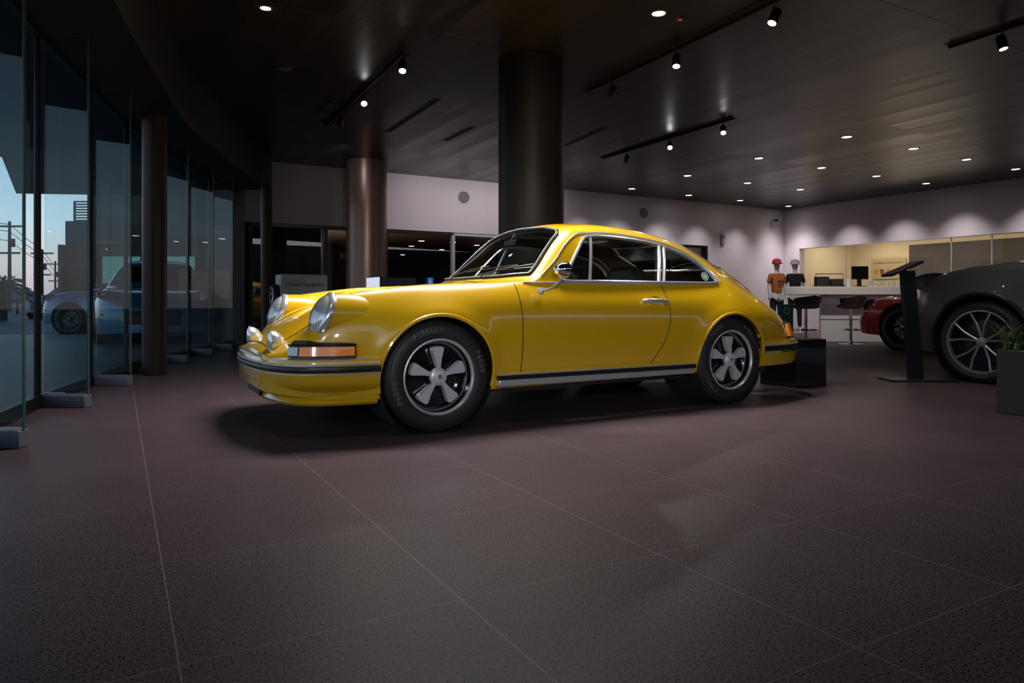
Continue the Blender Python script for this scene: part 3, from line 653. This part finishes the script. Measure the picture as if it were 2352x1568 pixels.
for i,(q0,q1) in enumerate(((12.2,10.9),(10.9,8.4),(8.4,7.6),(7.6,4.5))):
    w=rbox('window_%d'%(31+i),PR+.05,PR+.07,q1-.012,q1+.012,.85,DZ,alu); struct(w)
    rbox('pane',PR+.055,PR+.065,q1,q0,.85,DZ,glassm('cafe_glass',(.9,.9,.88),.03),w)
def wallpt(px,q=QB):
    a=(px-1176)/F; return (q*(st+a*ct))/(ct-a*st)
for px,py,lb in ((1065,453,'round grey flush speaker on the white wall, left of the central column'),(1478,489,'round grey flush speaker on the white wall, right of the central column')):
    p=wallpt(px); X,Y=room(p,QB); t=thing('wall_speaker',lb,'speaker',(X,Y,zat(py,Y)),TH,'flush wall speakers')
    G().lathe([(.001,.0),(.115,.0),(.115,.012),(.10,.016),(.001,.014)],32,M.Rotation(pi/2,4,'X')).build('grille',mat('speaker_grey',(.2,.18,.16),.8),t)
    G().lathe([(.112,.0),(.12,.0),(.12,.018),(.112,.018)],32,M.Rotation(pi/2,4,'X')).build('rim',mat('speaker_rim',(.3,.28,.27),.6),t)
p=wallpt(1658); X,Y=room(p,QB); t=thing('alarm_box','small wall-mounted alarm strobe box near the room corner','alarm',(X,Y,zat(550,Y)),TH)
G().box(-.05,.05,-.05,0,-.14,.14).build('housing',mat('alarm_grey',(.35,.34,.35),.5),t,bev=.01); G().box(-.03,.03,-.06,-.05,.02,.11).build('lens',clearl,t)
t=thing('security_camera','tiny dark dome camera high in the room corner','camera',(at(1783,18.3),18.3,zat(506,18.3)),0)
G().lathe([(.05,.03),(.05,0),(.035,-.03),(.001,-.045)],20).build('dome',blkg,t); G().box(-.02,.02,0,.4,.0,.04).build('bracket',wlac,t)
emw=mat('lamp_emitter',(1,1,1),.5,e=(1,.96,.9),es=20)
offm=mat('lamp_off',(.12,.11,.11),.4)
def downlight(px,py,label,on=True,r=.055,xy=None):
    X,Y=xy or ce(px,py); t=thing('downlight',label,'ceiling light',(X,Y,HC),0,'recessed round downlights')
    G().lathe([(r+.015,0),(r+.015,-.006),(r,-.008),(r-.006,-.002)],28).build('trim_ring',mat('downlight_trim',(.15,.14,.14),.4),t)
    G().lathe([(.001,-.003),(r-.003,-.003)],28).build('lamp_face',emw if on else offm,t)
    return X,Y
downlight(610,18,'lit round downlight at the top left above the dark bulkhead side',r=.045)
downlight(1513,30,'lit round downlight at the top, left of the red ceiling indicator',r=.058)
far=[(1451,433),(1579,403),(1582,448),(1700,460),(1717,420),(1743,363),(1811,473),(1838,435),(1887,385),(1945,314),(2013,404),(2098,341),(2127,421),(2220,366),(2333,388)]
FP=[]
for i,(a,b_) in enumerate(far): FP.append(downlight(a,b_,'lit round downlight, %s from the left among the fifteen beyond the central column'%ordn[i],r=.072))
for i,(a,b_) in enumerate(((655,158),(688,251),(700,325))): downlight(a,b_,'unlit round downlight left of the left spotlight track, %s from the camera'%ordn[i],False)
for i,(px,py) in enumerate(((945,565),(968,553),(1015,573),(1040,556),(1062,590),(1095,563),(1110,580),(1128,553),(925,585),(990,600),(1085,608))): downlight(px,py,'added lit disc standing in for a downlight reflected in the far entrance glass',True,.13)  # added lamps behind the glass imitate reflected ceiling lights
X,Y=ce(1562,43); t=thing('ceiling_indicator','small ceiling plate with a red light beside the top downlight','indicator',(X,Y,HC),TH)
G().box(-.04,.04,-.03,.03,-.008,0).build('plate',mat('plate_grey',(.12,.11,.11),.5),t); G().box(-.012,.012,-.012,.012,-.014,-.008).build('red_lamp',mat('red_led',(.4,.02,.02),.4,e=(1,.03,.02),es=.4),t)
def track(a,b_,heads,label,where):
    A=V((*ce(*a),HC));Bq=V((*ce(*b_),HC)); d=(Bq-A); L=d.length; rz=math.atan2(d.y,d.x)
    t=thing('light_track',label,'light track',tuple(A),rz)
    G().box(0,L,-.075,.075,-.004,.0).build('ceiling_slot',dark,t,smooth=False); G().box(0,L,-.02,.02,-.035,-.004).build('rail',blk,t,bev=.003)
    for i,(px,py,tg,on) in enumerate(heads):
        X,Y=ce(px,py-8,HC-.1)
        u=(V((X,Y,HC))-A).dot(d.normalized()); P=A+d.normalized()*u
        P.z=HC-.14; tg=V(tg); dr=(tg-P).normalized()
        s=thing('track_spotlight','black cylinder spotlight on the %s, %s from the camera%s'%(where,ordn[i],'' if on else ', turned away'),'spotlight',tuple(P),0,'track spotlights')
        q=V((0,0,1)).rotation_difference(dr).to_matrix().to_4x4()
        G().lathe([(.001,-.08),(.034,-.08),(.040,-.07),(.040,.05),(.035,.05),(.032,.03)],28,q).build('housing',blk,s)
        G().lathe([(.001,.035),(.032,.035)],24,q).build('lamp_face',mat('spot_emitter',(1,1,1),.5,e=(1,.97,.93),es=35) if on else offm,s)
        G().cyl((0,0,.0),(0,0,.10),.010).build('mount',blk,s)
        if on:
            l=bpy.data.lights.new('spot','SPOT'); l.energy=on; l.spot_size=R(62); l.spot_blend=.7; l.shadow_soft_size=.035; l.color=(1,.95,.88)
            lo=bpy.data.objects.new('spot_beam',l); COL.objects.link(lo); lo.location=dr*.07; lo.rotation_euler=dr.to_track_quat('-Z','Y').to_euler(); lo.parent=s
track((925,122),(750,285),[(920,153,(-.9,5.6,.8),18),(832,233,(-.9,5.8,.8),14),(768,280,(-4,13,1),0)],'black spotlight track left of the central column','left track')
track((1835,-25),(1350,207),[(1775,38,(1.1,5.2,.8),14),(1547,140,(1.3,5.9,.8),14),(1380,205,(0,14,2),0)],'long black spotlight track running to the top edge','long middle track')
track((1682,270),(1385,362),[(1633,297,(2.3,7.2,.4),30),(1503,333,(1.7,7.2,.6),30),(1393,362,(2,18,1),0)],'short black spotlight track right of the central column','short far track')
track((2460,15),(2180,105),[(2270,90,(4.6,5.6,.5),30)],'black spotlight track at the top right corner','top right track')
for i,(a,b_) in enumerate((((1005,228),(890,303)),((1085,292),(1022,323)),((1390,292),(1297,335)),((770,222),(725,262)))):
    A=V((*ce(*a),HC));Bq=V((*ce(*b_),HC)); d=Bq-A
    lb=['long slot air diffuser in the ceiling right of the left spotlight track','short slot air diffuser in the ceiling nearest the central column, left side','slot air diffuser in the ceiling just right of the central column','slot air diffuser in the ceiling left of the left spotlight track'][i]
    t=thing('slot_diffuser',lb,'air vent',tuple(A),math.atan2(d.y,d.x)); G().box(0,d.length,-.05,.05,-.004,0).build('frame',mat('slot_frame',(.07,.065,.065),.5),t,smooth=False); G().box(.02,d.length-.02,-.022,.022,-.006,-.004).build('slot',dark,t,smooth=False)
def cabinet(px0,px1,Yc,ztop,label,m,wheels,txtm,dp):
    X0=at(px0,Yc); t=thing('display_cabinet',label,'cabinet',(X0,Yc,0),TH); Wd=(at(px1,Yc)-X0)/ct*1.0
    G().box(0,Wd,0,dp,.0,ztop).build('body',m,t,bev=.01)
    G().box(.02,Wd-.02,-.004,0,.1,ztop-.04).build('door_panel',m,t)
    g=G(); textg('Porsche Tequipment',.058,M.Translation((Wd*.52,-.006,ztop-.13))@M.Rotation(pi/2,4,'X'),g); g.build('lettering',txtm,t,smooth=False)
    if wheels:
        for z in (.28,.80):
            T=M.Translation((-.005,dp/2,z))@M.Rotation(-pi/2,4,'Y')@M.Scale(.62,4)
            w=G().lathe([(.17,.0),(.23,.0),(.25,.03),(.25,.10),(.22,.13),(.18,.12),(.17,.05)],32,T,closed=True).build('display_wheel',rub,t)
            g=G()
            for k in range(5): a=2*pi*k/5; g.tube([T@V((0,0,.08)),T@V((.18*math.cos(a),.18*math.sin(a),.10))],.014,6)
            g.lathe([(.17,.12),(.185,.12)],32,T); g.build('spokes',silver,w)
    return t,Wd
cabinet(645,738,8.9,1.08,'white display cabinet with two wheels on its side, beside the thin column',mat('cabinet_white',(.42,.42,.44),.4),True,mat('ink',(.03,.03,.03),.6),.36)
t,Wd=cabinet(872,950,9.2,1.05,'dark display cabinet with a lit white end panel behind the car hood',mat('cab_dark',(.05,.05,.055),.5),False,mat('ink_light',(.3,.3,.3),.6),.50)
G().box(-.02,.0,0,.50,.0,1.05).build('end_panel',mat('lit_white',(.8,.85,.95),.5,e=(.8,.88,1),es=.7),t)
t=thing('accessible_sign','small blue wheelchair symbol sign on the entrance glass','sign',(*room(wallpt(988),QB),1.12),TH)
G().box(-.06,.06,-.01,0,-.07,.07).build('panel',mat('sign_blue',(.02,.15,.6),.5,e=(.02,.15,.6),es=.3),t)
g=G(); g.lathe([(.018,0),(.026,0),(.026,.002),(.018,.002)],20,M.Translation((0,-.011,-.02))@M.Rotation(pi/2,4,'X')); g.box(-.012,-.004,-.014,-.011,-.01,.035); g.lathe([(.001,.002),(.009,.002)],12,M.Translation((-.008,-.011,.047))@M.Rotation(pi/2,4,'X')); g.box(-.01,.02,-.014,-.011,-.006,.002)
g.build('wheelchair_symbol',mat('sign_white',(.8,.8,.8),.5,e=(1,1,1),es=.2),t)
quartz=mat('white_quartz',(.80,.75,.73),.35,noise=.12)
t=thing('bar_counter','long white bar counter with a thick overhanging top','bar counter',(4.76,12.2,0))
G().prism([(0,0),(3.0,0),(3.0,.8),(.66,.8)],.84,.985).build('counter_top',quartz,t,bev=.01)
b1=G().prism([(.78,.3),(3.0,.3),(3.0,.75),(.95,.75)],0,.84).build('counter_body',wlac,t,bev=.005)
G().box(.78,3.0,.29,.30,.40,.412).build('panel_joint',mat('joint_grey',(.25,.24,.24),.6),b1)
def stool(px,Y,label):
    t=thing('bar_stool',label,'bar stool',(at(px,Y),Y,0),R(10),'bar stools at the white counter')
    G().lathe([(.001,0),(.21,0),(.21,.012),(.05,.025),(.03,.05),(.0005,.05)],32).build('base',chrome,t)
    G().cyl((0,0,.04),(0,0,.62),.025).build('pole',chrome,t)
    G().tube([(.15*math.cos(a*pi/8),.15*math.sin(a*pi/8)-.05,.25) for a in range(16)],.011,6,True).build('footrest',chrome,t)
    G().lathe([(.001,.60),(.16,.60),(.215,.63),(.22,.67),(.19,.685),(.001,.68)],32).build('seat',leath,t)
    g=G(); n=20; vs=[];fs=[]
    for k in range(n+1):
        a=R(190+160*k/n); hh=.83-.05*abs(k/n-.5)*2
        for r,z in ((.215,.66),(.25,hh-.01),(.235,hh),(.20,.67)): vs.append((r*math.cos(a),r*math.sin(a),z))
    for k in range(n):
        for j in range(4): fs.append((k*4+j,k*4+(j+1)%4,(k+1)*4+(j+1)%4,(k+1)*4+j))
    fs+=[(0,1,2,3),(n*4,n*4+3,n*4+2,n*4+1)]
    g.add(vs,fs).build('backrest',leath,t)
stool(1851,11.75,'black swivel bar stool with chrome foot, left one at the white counter'); stool(1954,11.75,'black swivel bar stool with chrome foot, right one at the white counter')
def item(px,Y,label,name,cat,fn):
    t=thing(name,label,cat,(at(px,Y),Y,.985)); fn(t)
item(1975,12.7,'black cash register screen standing on the white counter','register','cash register',lambda t:(G().box(-.15,.15,-.02,.02,.14,.38).build('screen',blkg,t,bev=.008),G().box(-.03,.03,0,.05,.0,.16).build('stand',blk,t),G().box(-.1,.1,-.06,.1,0,.02).build('foot',blk,t,bev=.005)))
item(1905,12.7,'black wire display rack on the left end of the counter','rack','rack',lambda t:(G().box(-.26,.26,-.08,.12,0,.03).box(-.24,-.02,-.05,.10,.03,.19).box(.02,.24,-.05,.10,.03,.15).build('body',leath,t,bev=.01),G().tube([(-.25,0,.03),(-.25,0,.24),(.25,0,.24),(.25,0,.03)],.008,6).build('wire_frame',blk,t)))
item(1948,12.5,'stack of white paper cups beside the register','paper_cups','cups',lambda t:(G().lathe([(.001,0),(.035,0),(.045,.14),(.001,.14)],16).build('cup_stack',wlac,t),G().lathe([(.046,.138),(.049,.142),(.046,.146)],16).build('cup_rim',wlac,t)))
for i in range(7):
    px=2000+i*13; t=thing('glass_jar','small clear jar with pale lid on the counter, %s from the left in the row'%ordn[i],'jar',(at(px,12.5),12.5,.985),0,'jars along the counter')
    G().lathe([(.001,0),(.032,0),(.034,.06),(.028,.075)],14).build('jar_body',mat('jar_cream',(.6,.52,.4),.3),t); G().lathe([(.03,.075),(.03,.095),(.001,.095)],14).build('lid',wlac if i%2 else alu,t)
def cafep(px):
    a=(px-1176)/F; p=PR+3.18; return (p*(ct-a*st))/(st+a*ct)
def poster(px0,px1,py0,py1,label,name):
    qa,qb=cafep(px0),cafep(px1); qm=(qa+qb)/2; X,Y=room(PR+3.17,qm); z0,z1=zat(py1,Y),zat(py0,Y)
    t=thing(name,label,'poster',(X,Y,(z0+z1)/2),TH-pi/2); return t,abs(qa-qb),z1-z0
t,w_,h_=poster(1864,1932,588,648,'framed portrait photo of a person with brown hair on the cafe wall','portrait_poster')
G().box(-w_/2,w_/2,-.02,0,-h_/2,h_/2).build('backing',mat('poster_tan',(.14,.09,.05),.6),t)
g=G(); g.lathe([(.001,0),(1,0)],28,M.Translation((0,-.023,.02))@M.Rotation(pi/2,4,'X')@M.Diagonal((w_*.34,h_*.42,1,1))); g.build('hair',mat('poster_brown',(.05,.025,.015),.7),t)
g=G(); g.lathe([(.001,0),(1,0)],28,M.Translation((.02,-.026,.03))@M.Rotation(pi/2,4,'X')@M.Diagonal((w_*.17,h_*.27,1,1))); g.build('face',mat('poster_skin',(.45,.28,.19),.7),t)
t,w_,h_=poster(2003,2082,594,640,'cream poster with a title and a row of small crests on the cafe wall','crest_poster')
G().box(-w_/2,w_/2,-.02,0,-h_/2,h_/2).build('backing',mat('poster_cream',(.45,.38,.25),.6),t)
g=G(); textg('The Evolution of the Porsche Crest',w_*.058,M.Translation((0,-.023,h_*.3))@M.Rotation(pi/2,4,'X'),g); g.build('title',mat('ink',),t,smooth=False)
for i in range(5):
    x=(i-2)*w_*.18; s_=h_*.14; g=G(); g.prism([(-s_*.7,s_),(s_*.7,s_),(s_*.75,0),(s_*.4,-s_*.8),(0,-s_*1.1),(-s_*.4,-s_*.8),(-s_*.75,0)],.0,.003,M.Translation((x,-.022,-h_*.15))@M.Rotation(pi/2,4,'X')); g.build('crest',mat('crest_gold',(.45,.22,.05),.5) if i!=1 else mat('crest_dark',(.2,.05,.03),.5),t)
def skin(name,V_,E_,m,par):
    bm=bmesh.new(); ly=bm.verts.layers.skin.verify(); vs=[]
    for i,(x,y,z,r) in enumerate(V_):
        v=bm.verts.new((x,y,z)); v[ly].radius=(r,r*.8); v[ly].use_root=(i==0); vs.append(v)
    for a,b_ in E_: bm.edges.new((vs[a],vs[b_]))
    me=bpy.data.meshes.new(name); bm.to_mesh(me); bm.free(); o=bpy.data.objects.new(name,me); COL.objects.link(o); me.materials.append(m); o.parent=par
    k=o.modifiers.new('s','SKIN'); k.use_smooth_shade=True; k2=o.modifiers.new('u','SUBSURF'); k2.levels=1; k2.render_levels=2
    return o
mw=mat('mannequin_white',(.7,.68,.66),.4)
def mannequin(px,Y,hgt,label,shirt,trous,cap,rz,emb):
    t=thing('mannequin',label,'mannequin',(at(px,Y),Y,0),rz); s=hgt/1.75
    P=[(0,0,.95,.12),(0,0,1.15,.10),(0,0,1.34,.12),(0,0,1.45,.06),(0,0,1.52,.045),(0,-.01,1.62,.085),(0,0,1.70,.075),
       (-.15,0,1.40,.048),(-.20,.02,1.14,.037),(-.21,-.05,.92,.030),(-.21,-.08,.82,.024),(.15,0,1.40,.048),(.20,.02,1.14,.037),(.21,-.05,.92,.030),(.21,-.08,.82,.024),
       (-.09,0,.86,.09),(-.10,0,.50,.055),(-.11,.02,.09,.035),(-.11,-.10,.04,.033),(.09,0,.86,.09),(.10,0,.50,.055),(.11,.02,.09,.035),(.11,-.10,.04,.033)]
    E=[(0,1),(1,2),(2,3),(3,4),(4,5),(5,6),(2,7),(7,8),(8,9),(9,10),(2,11),(11,12),(12,13),(13,14),(0,15),(15,16),(16,17),(17,18),(0,19),(19,20),(20,21),(21,22)]
    skin('body',[(x*s,y*s,z*s,r*s) for x,y,z,r in P],E,mw,t)
    S=[(0,0,.90,.15),(0,0,1.12,.125),(0,0,1.33,.145),(0,0,1.44,.07),(-.16,0,1.395,.07),(-.205,.01,1.20,.058),(.16,0,1.395,.07),(.205,.01,1.20,.058)]
    sh=skin('shirt',[(x*s,y*s,z*s,r*s) for x,y,z,r in S],[(0,1),(1,2),(2,3),(2,4),(4,5),(2,6),(6,7)],shirt,t)
    if emb: G().box(-.05*s,.07*s,-.150*s,-.135*s,1.22*s,1.27*s).build('chest_print',emb,sh)
    S=[(0,0,.88,.135),(-.09,0,.78,.105),(-.10,0,.5,.075),(-.11,.01,.14,.06),(.09,0,.78,.105),(.10,0,.5,.075),(.11,.01,.14,.06)]
    skin('trousers',[(x*s,y*s,z*s,r*s) for x,y,z,r in S],[(0,1),(1,2),(2,3),(0,4),(4,5),(5,6)],trous,t)
    c=G().lathe([(.104,1.66),(.106,1.70),(.09,1.755),(.05,1.785),(.001,1.79)],24,M.Scale(s,4)).build('cap',cap,t)
    G().lathe([(.001,1.662),(.11,1.662),(.11,1.672),(.001,1.675)],24,M.Scale(s,4)@M.Translation((0,-.085,0))@M.Scale(.85,4,(1,0,0))).build('cap_brim',cap,c)
    G().lathe([(.001,0),(.22,0),(.22,.015),(.001,.02)],24).build('stand_plate',chrome,t)
mannequin(1784,15.2,1.62,'white mannequin in an orange T-shirt and red cap near the room corner',mat('orange_cotton',(.50,.16,.03),.8),mat('trouser_black',(.015,.015,.017),.8),mat('cap_red',(.5,.03,.03),.7),R(10),mat('print_dark',(.12,.03,.01),.7))
mannequin(1826,15.8,1.64,'white mannequin in a black T-shirt and white cap near the room corner',mat('black_cotton',(.012,.012,.013),.8),mat('trouser_black'),mat('cap_white',(.7,.65,.62),.7),R(-15),None)
X,Y=at(1804,11.0),11.0
t=thing('shop_sign_box','small green box with a white ring emblem behind the car tail','box',(X,Y,.0))
G().box(-.10,.10,-.06,.06,0,.68).build('carton',mat('carton_green',(.03,.12,.09),.6),t,bev=.004); G().lathe([(.045,.0),(.055,.0)],28,M.Translation((0,-.062,.58))@M.Rotation(pi/2,4,'X')).build('ring_emblem',wlac,t)
# sign stand
X,Y=fl(2100,872); t=thing('sign_stand','tilted black information stand in front of the grey SUV','sign stand',(X,Y,0),R(-4))
G().box(-.29,.29,-.20,.10,0,.018).build('base_plate',blk,t,bev=.004)
G().prism([(-.06,.018),(.08,.018),(.0,1.02),(-.13,1.02)],-.02,.02,M.Rotation(pi/2,4,'X')).build('post',blk,t,bev=.003)
TP=M.Translation((-.11,0,1.035))@M.Rotation(R(-24),4,'Y')
tp=G().box(-.155,.155,-.11,.11,-.012,.012,TP).build('tilted_panel',blk,t,bev=.004)
G().box(-.14,.14,-.10,.10,.012,.014,TP).build('panel_face',mat('sheet_grey',(.015,.015,.018),.45),tp)
# planters
X,Y=fl(1830,892); t=thing('planter_box','low glossy black square planter behind the car tail','planter',(X,Y,0),TH)
pg=mat('planter_black',(.012,.011,.011),.15,coat=.6)
G().box(0,.385,0,.385,0,.405).build('pot',pg,t,bev=.005); G().box(.02,.365,.02,.365,.405,.408).build('soil',dark,t)
X,Y=fl(2288,948); X+=.5*st; Y-=.5*ct; t=thing('planter_box','olive-grey square planter with spiky grass at the right edge','planter',(X,Y,0),TH)
G().box(0,.5,0,.5,0,.42).build('pot',mat('planter_olive',(.032,.029,.024),.3),t,bev=.006)
G().box(.03,.47,.03,.47,.42,.424).build('soil',dark,t)
g=G()
for k in range(240):
    x,y=random.uniform(.02,.48),random.uniform(.02,.49); a=random.uniform(0,2*pi); L=random.uniform(.12,.26); l=random.uniform(.5,1.6)
    dx,dy=math.cos(a),math.sin(a); w_=.010; P=[]
    for q,wd in ((0,.6),(.5,1),(1,.1)):
        r=L*l*q*q*.8; z=.42+L*q*(1-.28*q*l); P+=[(x+dx*r-dy*w_*wd,y+dy*r+dx*w_*wd,z),(x+dx*r+dy*w_*wd,y+dy*r-dx*w_*wd,z)]
    g.add(P,[(0,1,3,2),(2,3,5,4)])
g.build('grass_leaves',mat('grass_green',(.10,.15,.035),.6,noise=.4),t)
# ===== outdoors
gr=G().add([(-200,-60,-.12),(3,-60,-.12),(3,260,-.12),(-200,260,-.12)],[(0,1,2,3)]).build('ground_outside',mat('asphalt',(.035,.045,.06),.55,noise=.3),smooth=False); struct(gr)
gp=G().box(-17,-8.2,12.2,17.2,-.11,-.10).build('reflection_strip_outside',mat('pale_reflection',(.35,.38,.42),.5),smooth=False); struct(gp)  # pale slab stands in for a bright reflection on the ground outside
cn=G().prism([(-12.1,17),(-3.2,18),(-4.6,11.5),(-3.9,8),(-2.9,4),(-1.7,0),(-2.2,-3),(-7,1),(-9.3,12.7)],3.35,3.6).build('ceiling_canopy_outside',mat('canopy_dark',(.010,.012,.018),.5),smooth=False); struct(cn)
t=thing('outdoor_building','dark block building outdoors with a louvred top corner','building',(at(150,26),26,-.12))
bd=mat('building_dark',(.012,.014,.018),.7)
Zt=zat(455,26)
G().box(0,1.0,0,5,0,zat(500,26)).box(1.0,9,0,5,0,zat(330,26)).build('wall',bd,t,smooth=False); G().box(-.15,0,-.2,5,0,zat(555,26)).build('side_wing',bd,t,smooth=False)
g=G()
for k in range(8): g.box(.3,1.0,.0,.05,zat(500,26)+.1*k,zat(500,26)+.1*k+.05)
g.box(.3,.36,0,.06,zat(500,26),Zt); g.build('louvre_screen',mat('louvre',(.05,.06,.08),.6),t,smooth=False)
for k in range(3): G().box(1.4+k*2.2,2.8+k*2.2,-.03,0,1.5,2.5).build('window',mat('lit_window',(.1,.3,.25),.4,e=(.25,.55,.45),es=.25),t)
for i,(px,py,Y) in enumerate(((22,505,60),(97,570,75),(127,597,95))):
    t=thing('utility_pole','wooden utility pole with crossarms outdoors, %s from the left'%ordn[i],'utility pole',(at(px,Y),Y,-.12),0,'utility poles against the dusk sky'); hh=zat(py,Y)
    wd=mat('pole_wood',(.02,.02,.025),.8)
    G().cyl((0,0,0),(0,0,hh),.16,.11,10).build('pole',wd,t); G().box(-1.2,1.2,-.08,.08,hh-.5,hh-.35).box(-.9,.9,-.08,.08,hh-2.8,hh-2.65).build('crossarm',wd,t)
    G().cyl((.25,0,hh-2.2),(.25,0,hh-1.5),.2,n=10).build('transformer',wd,t)
g=G()
for z in (7.6,7.0,6.2):
    g.tube([(at(22,60)-30,30,z+2),(at(22,60),60,z-.3),(at(60,67),67,z-.9),(at(97,75),75,z-1.4),(at(127,95),95,z-2.3)],.03,5)
tag(g.build('power_lines',bd),'thin power lines strung between the utility poles outdoors','power lines')
t=thing('palm_tree','dark bushy palm outdoors at the left edge','tree',(at(8,30),30,-.12))
G().cyl((0,0,0),(0,0,1.5),.15,.1).build('trunk',mat('trunk_dark',(.03,.025,.02),.9),t)
g=G()
for k in range(60):
    a=random.uniform(0,2*pi); e=random.uniform(-.4,1.3); L=random.uniform(.7,1.3); P=[(0,0,1.5)]
    for q in (.33,.66,1): P.append((L*q*math.cos(a)*math.cos(e),L*q*math.sin(a)*math.cos(e),1.5+L*q*math.sin(e)-.5*q*q*L))
    g.tube(P,.03,4)
g.build('fronds',mat('frond_dark',(.015,.03,.02),.8),t)
g=G(); n=40
for k in range(n+1):
    X=-170+k*4.2; hh=2.0+1.6*math.sin(k*.35)+1.1*math.sin(k*.9+1)+1.5; g.v+= [V((X,190,-.12)),V((X,190,max(.5,hh))),V((X,200,-.12))]
for k in range(n): g.f+=[(3*k,3*k+3,3*k+4,3*k+1),(3*k+1,3*k+4,3*k+5,3*k+2)]
h_=g.build('hills_outside',mat('hill_blue',(.10,.14,.22),.9)); struct(h_)
t=thing('boundary_fence','low dark boundary fence outdoors before the hills','fence',(-50,45,-.12)); g=G(); g.box(0,40,-.03,.03,.8,.9).box(0,40,-.03,.03,.3,.38); g.build('rails',bd,t); g=G()
for k in range(20): g.box(k*2,k*2+.1,-.05,.05,0,1.0)
g.build('posts',bd,t)
# ===== lights
def area(n,loc,tg,sx_,sy_,en,col=(1,.95,.9)):
    l=bpy.data.lights.new(n,'AREA'); l.shape='RECTANGLE'; l.size=sx_; l.size_y=sy_; l.energy=en; l.color=col
    o=bpy.data.objects.new(n,l); COL.objects.link(o); o.location=loc; o.rotation_euler=(V(tg)-V(loc)).to_track_quat('-Z','Y').to_euler(); return o
def spot(n,loc,tg,en,size,blend=.5,col=(1,.93,.85),rad=.05):
    l=bpy.data.lights.new(n,'SPOT'); l.energy=en; l.spot_size=R(size); l.spot_blend=blend; l.color=col; l.shadow_soft_size=rad
    o=bpy.data.objects.new(n,l); COL.objects.link(o); o.location=loc; o.rotation_euler=(V(tg)-V(loc)).to_track_quat('-Z','Y').to_euler(); return o
ka=area('key_overhead',(-.25,5.05,3.12),(-.25,5.05,0),2.0,.16,105,(1,.97,.94)); ka.data.spread=R(115)
spot('key_rear',(1.75,6.1,3.0),(1.6,5.6,.4),140,62,.9,(1,.97,.94),.10)
spot('side_fill',(.5,-2.4,1.7),(.5,5.0,.95),360,33,.8,(1,.97,.94),.22)
spot('nose_fill',(-1.7,-1.0,1.8),(-1.25,4.2,.72),165,26,.8,(.97,.98,1),.15)
spot('floor_wash',(-.8,2.2,3.1),(-.7,2.9,0),36,66,1,(1,.93,.96),.2)
spot('floor_wash_right',(2.3,4.3,3.1),(2.3,4.3,0),20,80,1,(1,.93,.94),.2)
area('cafe_light',(*room(PR+1.8,11.6),2.5),(*room(PR+1.8,11.6),0),1.6,1.6,40,(1,.84,.62))
area('cafe_light',(*room(PR+1.8,8),2.5),(*room(PR+1.8,8),0),1.6,1.6,26,(1,.84,.62))
area('cafe_up',(*room(PR+1.8,10),.9),(*room(PR+1.8,10),3),1.8,1.8,34,(1,.82,.58))
for px in (1330,1420,1510,1600,1690,1770):
    p=wallpt(px); spot('wall_wash',(*room(p,QB-.7),HC-.03),(*room(p,QB-.12),0.4),85,85,1,(1,.92,.94),.1)
for q in (12.0,10.7,9.4,8.1,6.8): spot('wall_wash',(*room(PR-.7,q),HC-.03),(*room(PR-.12,q),0.4),110,85,1,(1,.92,.94),.1)
for p in (5.2,6.4,7.4): spot('panel_wash',(*room(p,QB-1.5),HC-.05),(*room(p,QB),2.2),42,120,1,(1,.93,.97),.1)
spot('grey_panel_wash',(*room(3.1,QB-2.0),HC-.05),(*room(3.1,QB),2.4),16,100,1,(1,.93,.97),.1)
for x,y in FP[:15:2]: spot('down',(x,y,HC-.02),(x,y,0),18,120,.8)
spot('suv_light',(3.2,4.9,3.05),(4.4,6.0,.6),34,70,.7)
for p,q in ((5.5,17),(6.0,24),(6.5,31),(7.0,38),(10,20)): spot('reflection_fill',(*room(p,q),.15),(*room(p,q+.5),3),420,150,1,(1,.80,.62),.2)  # unseen spots added to brighten the stand-in hall ceiling
spot('bronze_column_fill',(at(900,7.4),7.4,2.2),(at(842,YB),YB,1.8),60,40,.8,(1,.85,.75),.1)  # unseen spot added to give the bronze column its highlight
spot('counter_fill',(5.3,10.4,3.1),(5.9,12.4,.8),160,60,.8)  # extra spot added to brighten the white counter
spot('mannequin_light',(at(1790,14.0),14.0,3.1),(at(1800,15.4),15.4,1.1),70,50,.7)
spot('warm_ceiling_bounce',(8.2,9.0,.3),(6.4,7.6,3.17),60,75,1,(1,.75,.45),.3)
spot('ceiling_bounce',(4.5,8.5,.25),(4.6,8.0,3.17),36,130,1,(1,.88,.84),.3)
w=bpy.data.worlds.new('dusk'); sc.world=w; w.use_nodes=True; nt=w.node_tree; bg=nt.nodes['Background']
tc=nt.nodes.new('ShaderNodeTexCoord'); sx=nt.nodes.new('ShaderNodeSeparateXYZ'); nt.links.new(tc.outputs['Generated'],sx.inputs[0])
rp_=nt.nodes.new('ShaderNodeValToRGB'); e=rp_.color_ramp.elements; e[0].position=0; e[0].color=(.75,.55,.56,1); e[1].position=.6; e[1].color=(.04,.08,.16,1)
a=e.new(.045); a.color=(.92,.74,.72,1); a=e.new(.09); a.color=(.74,.84,.93,1); a=e.new(.22); a.color=(.40,.58,.80,1)
nt.links.new(sx.outputs[2],rp_.inputs[0]); nt.links.new(rp_.outputs[0],bg.inputs[0]); bg.inputs[1].default_value=1.5
cd=bpy.data.cameras.new('camera'); cd.sensor_width=36; cd.lens=F/2352*36; cd.shift_y=-(784-690)/2352; cd.clip_end=500
co=bpy.data.objects.new('camera',cd); COL.objects.link(co); co.location=(0,0,H); co.rotation_euler=(pi/2,0,0); sc.camera=co
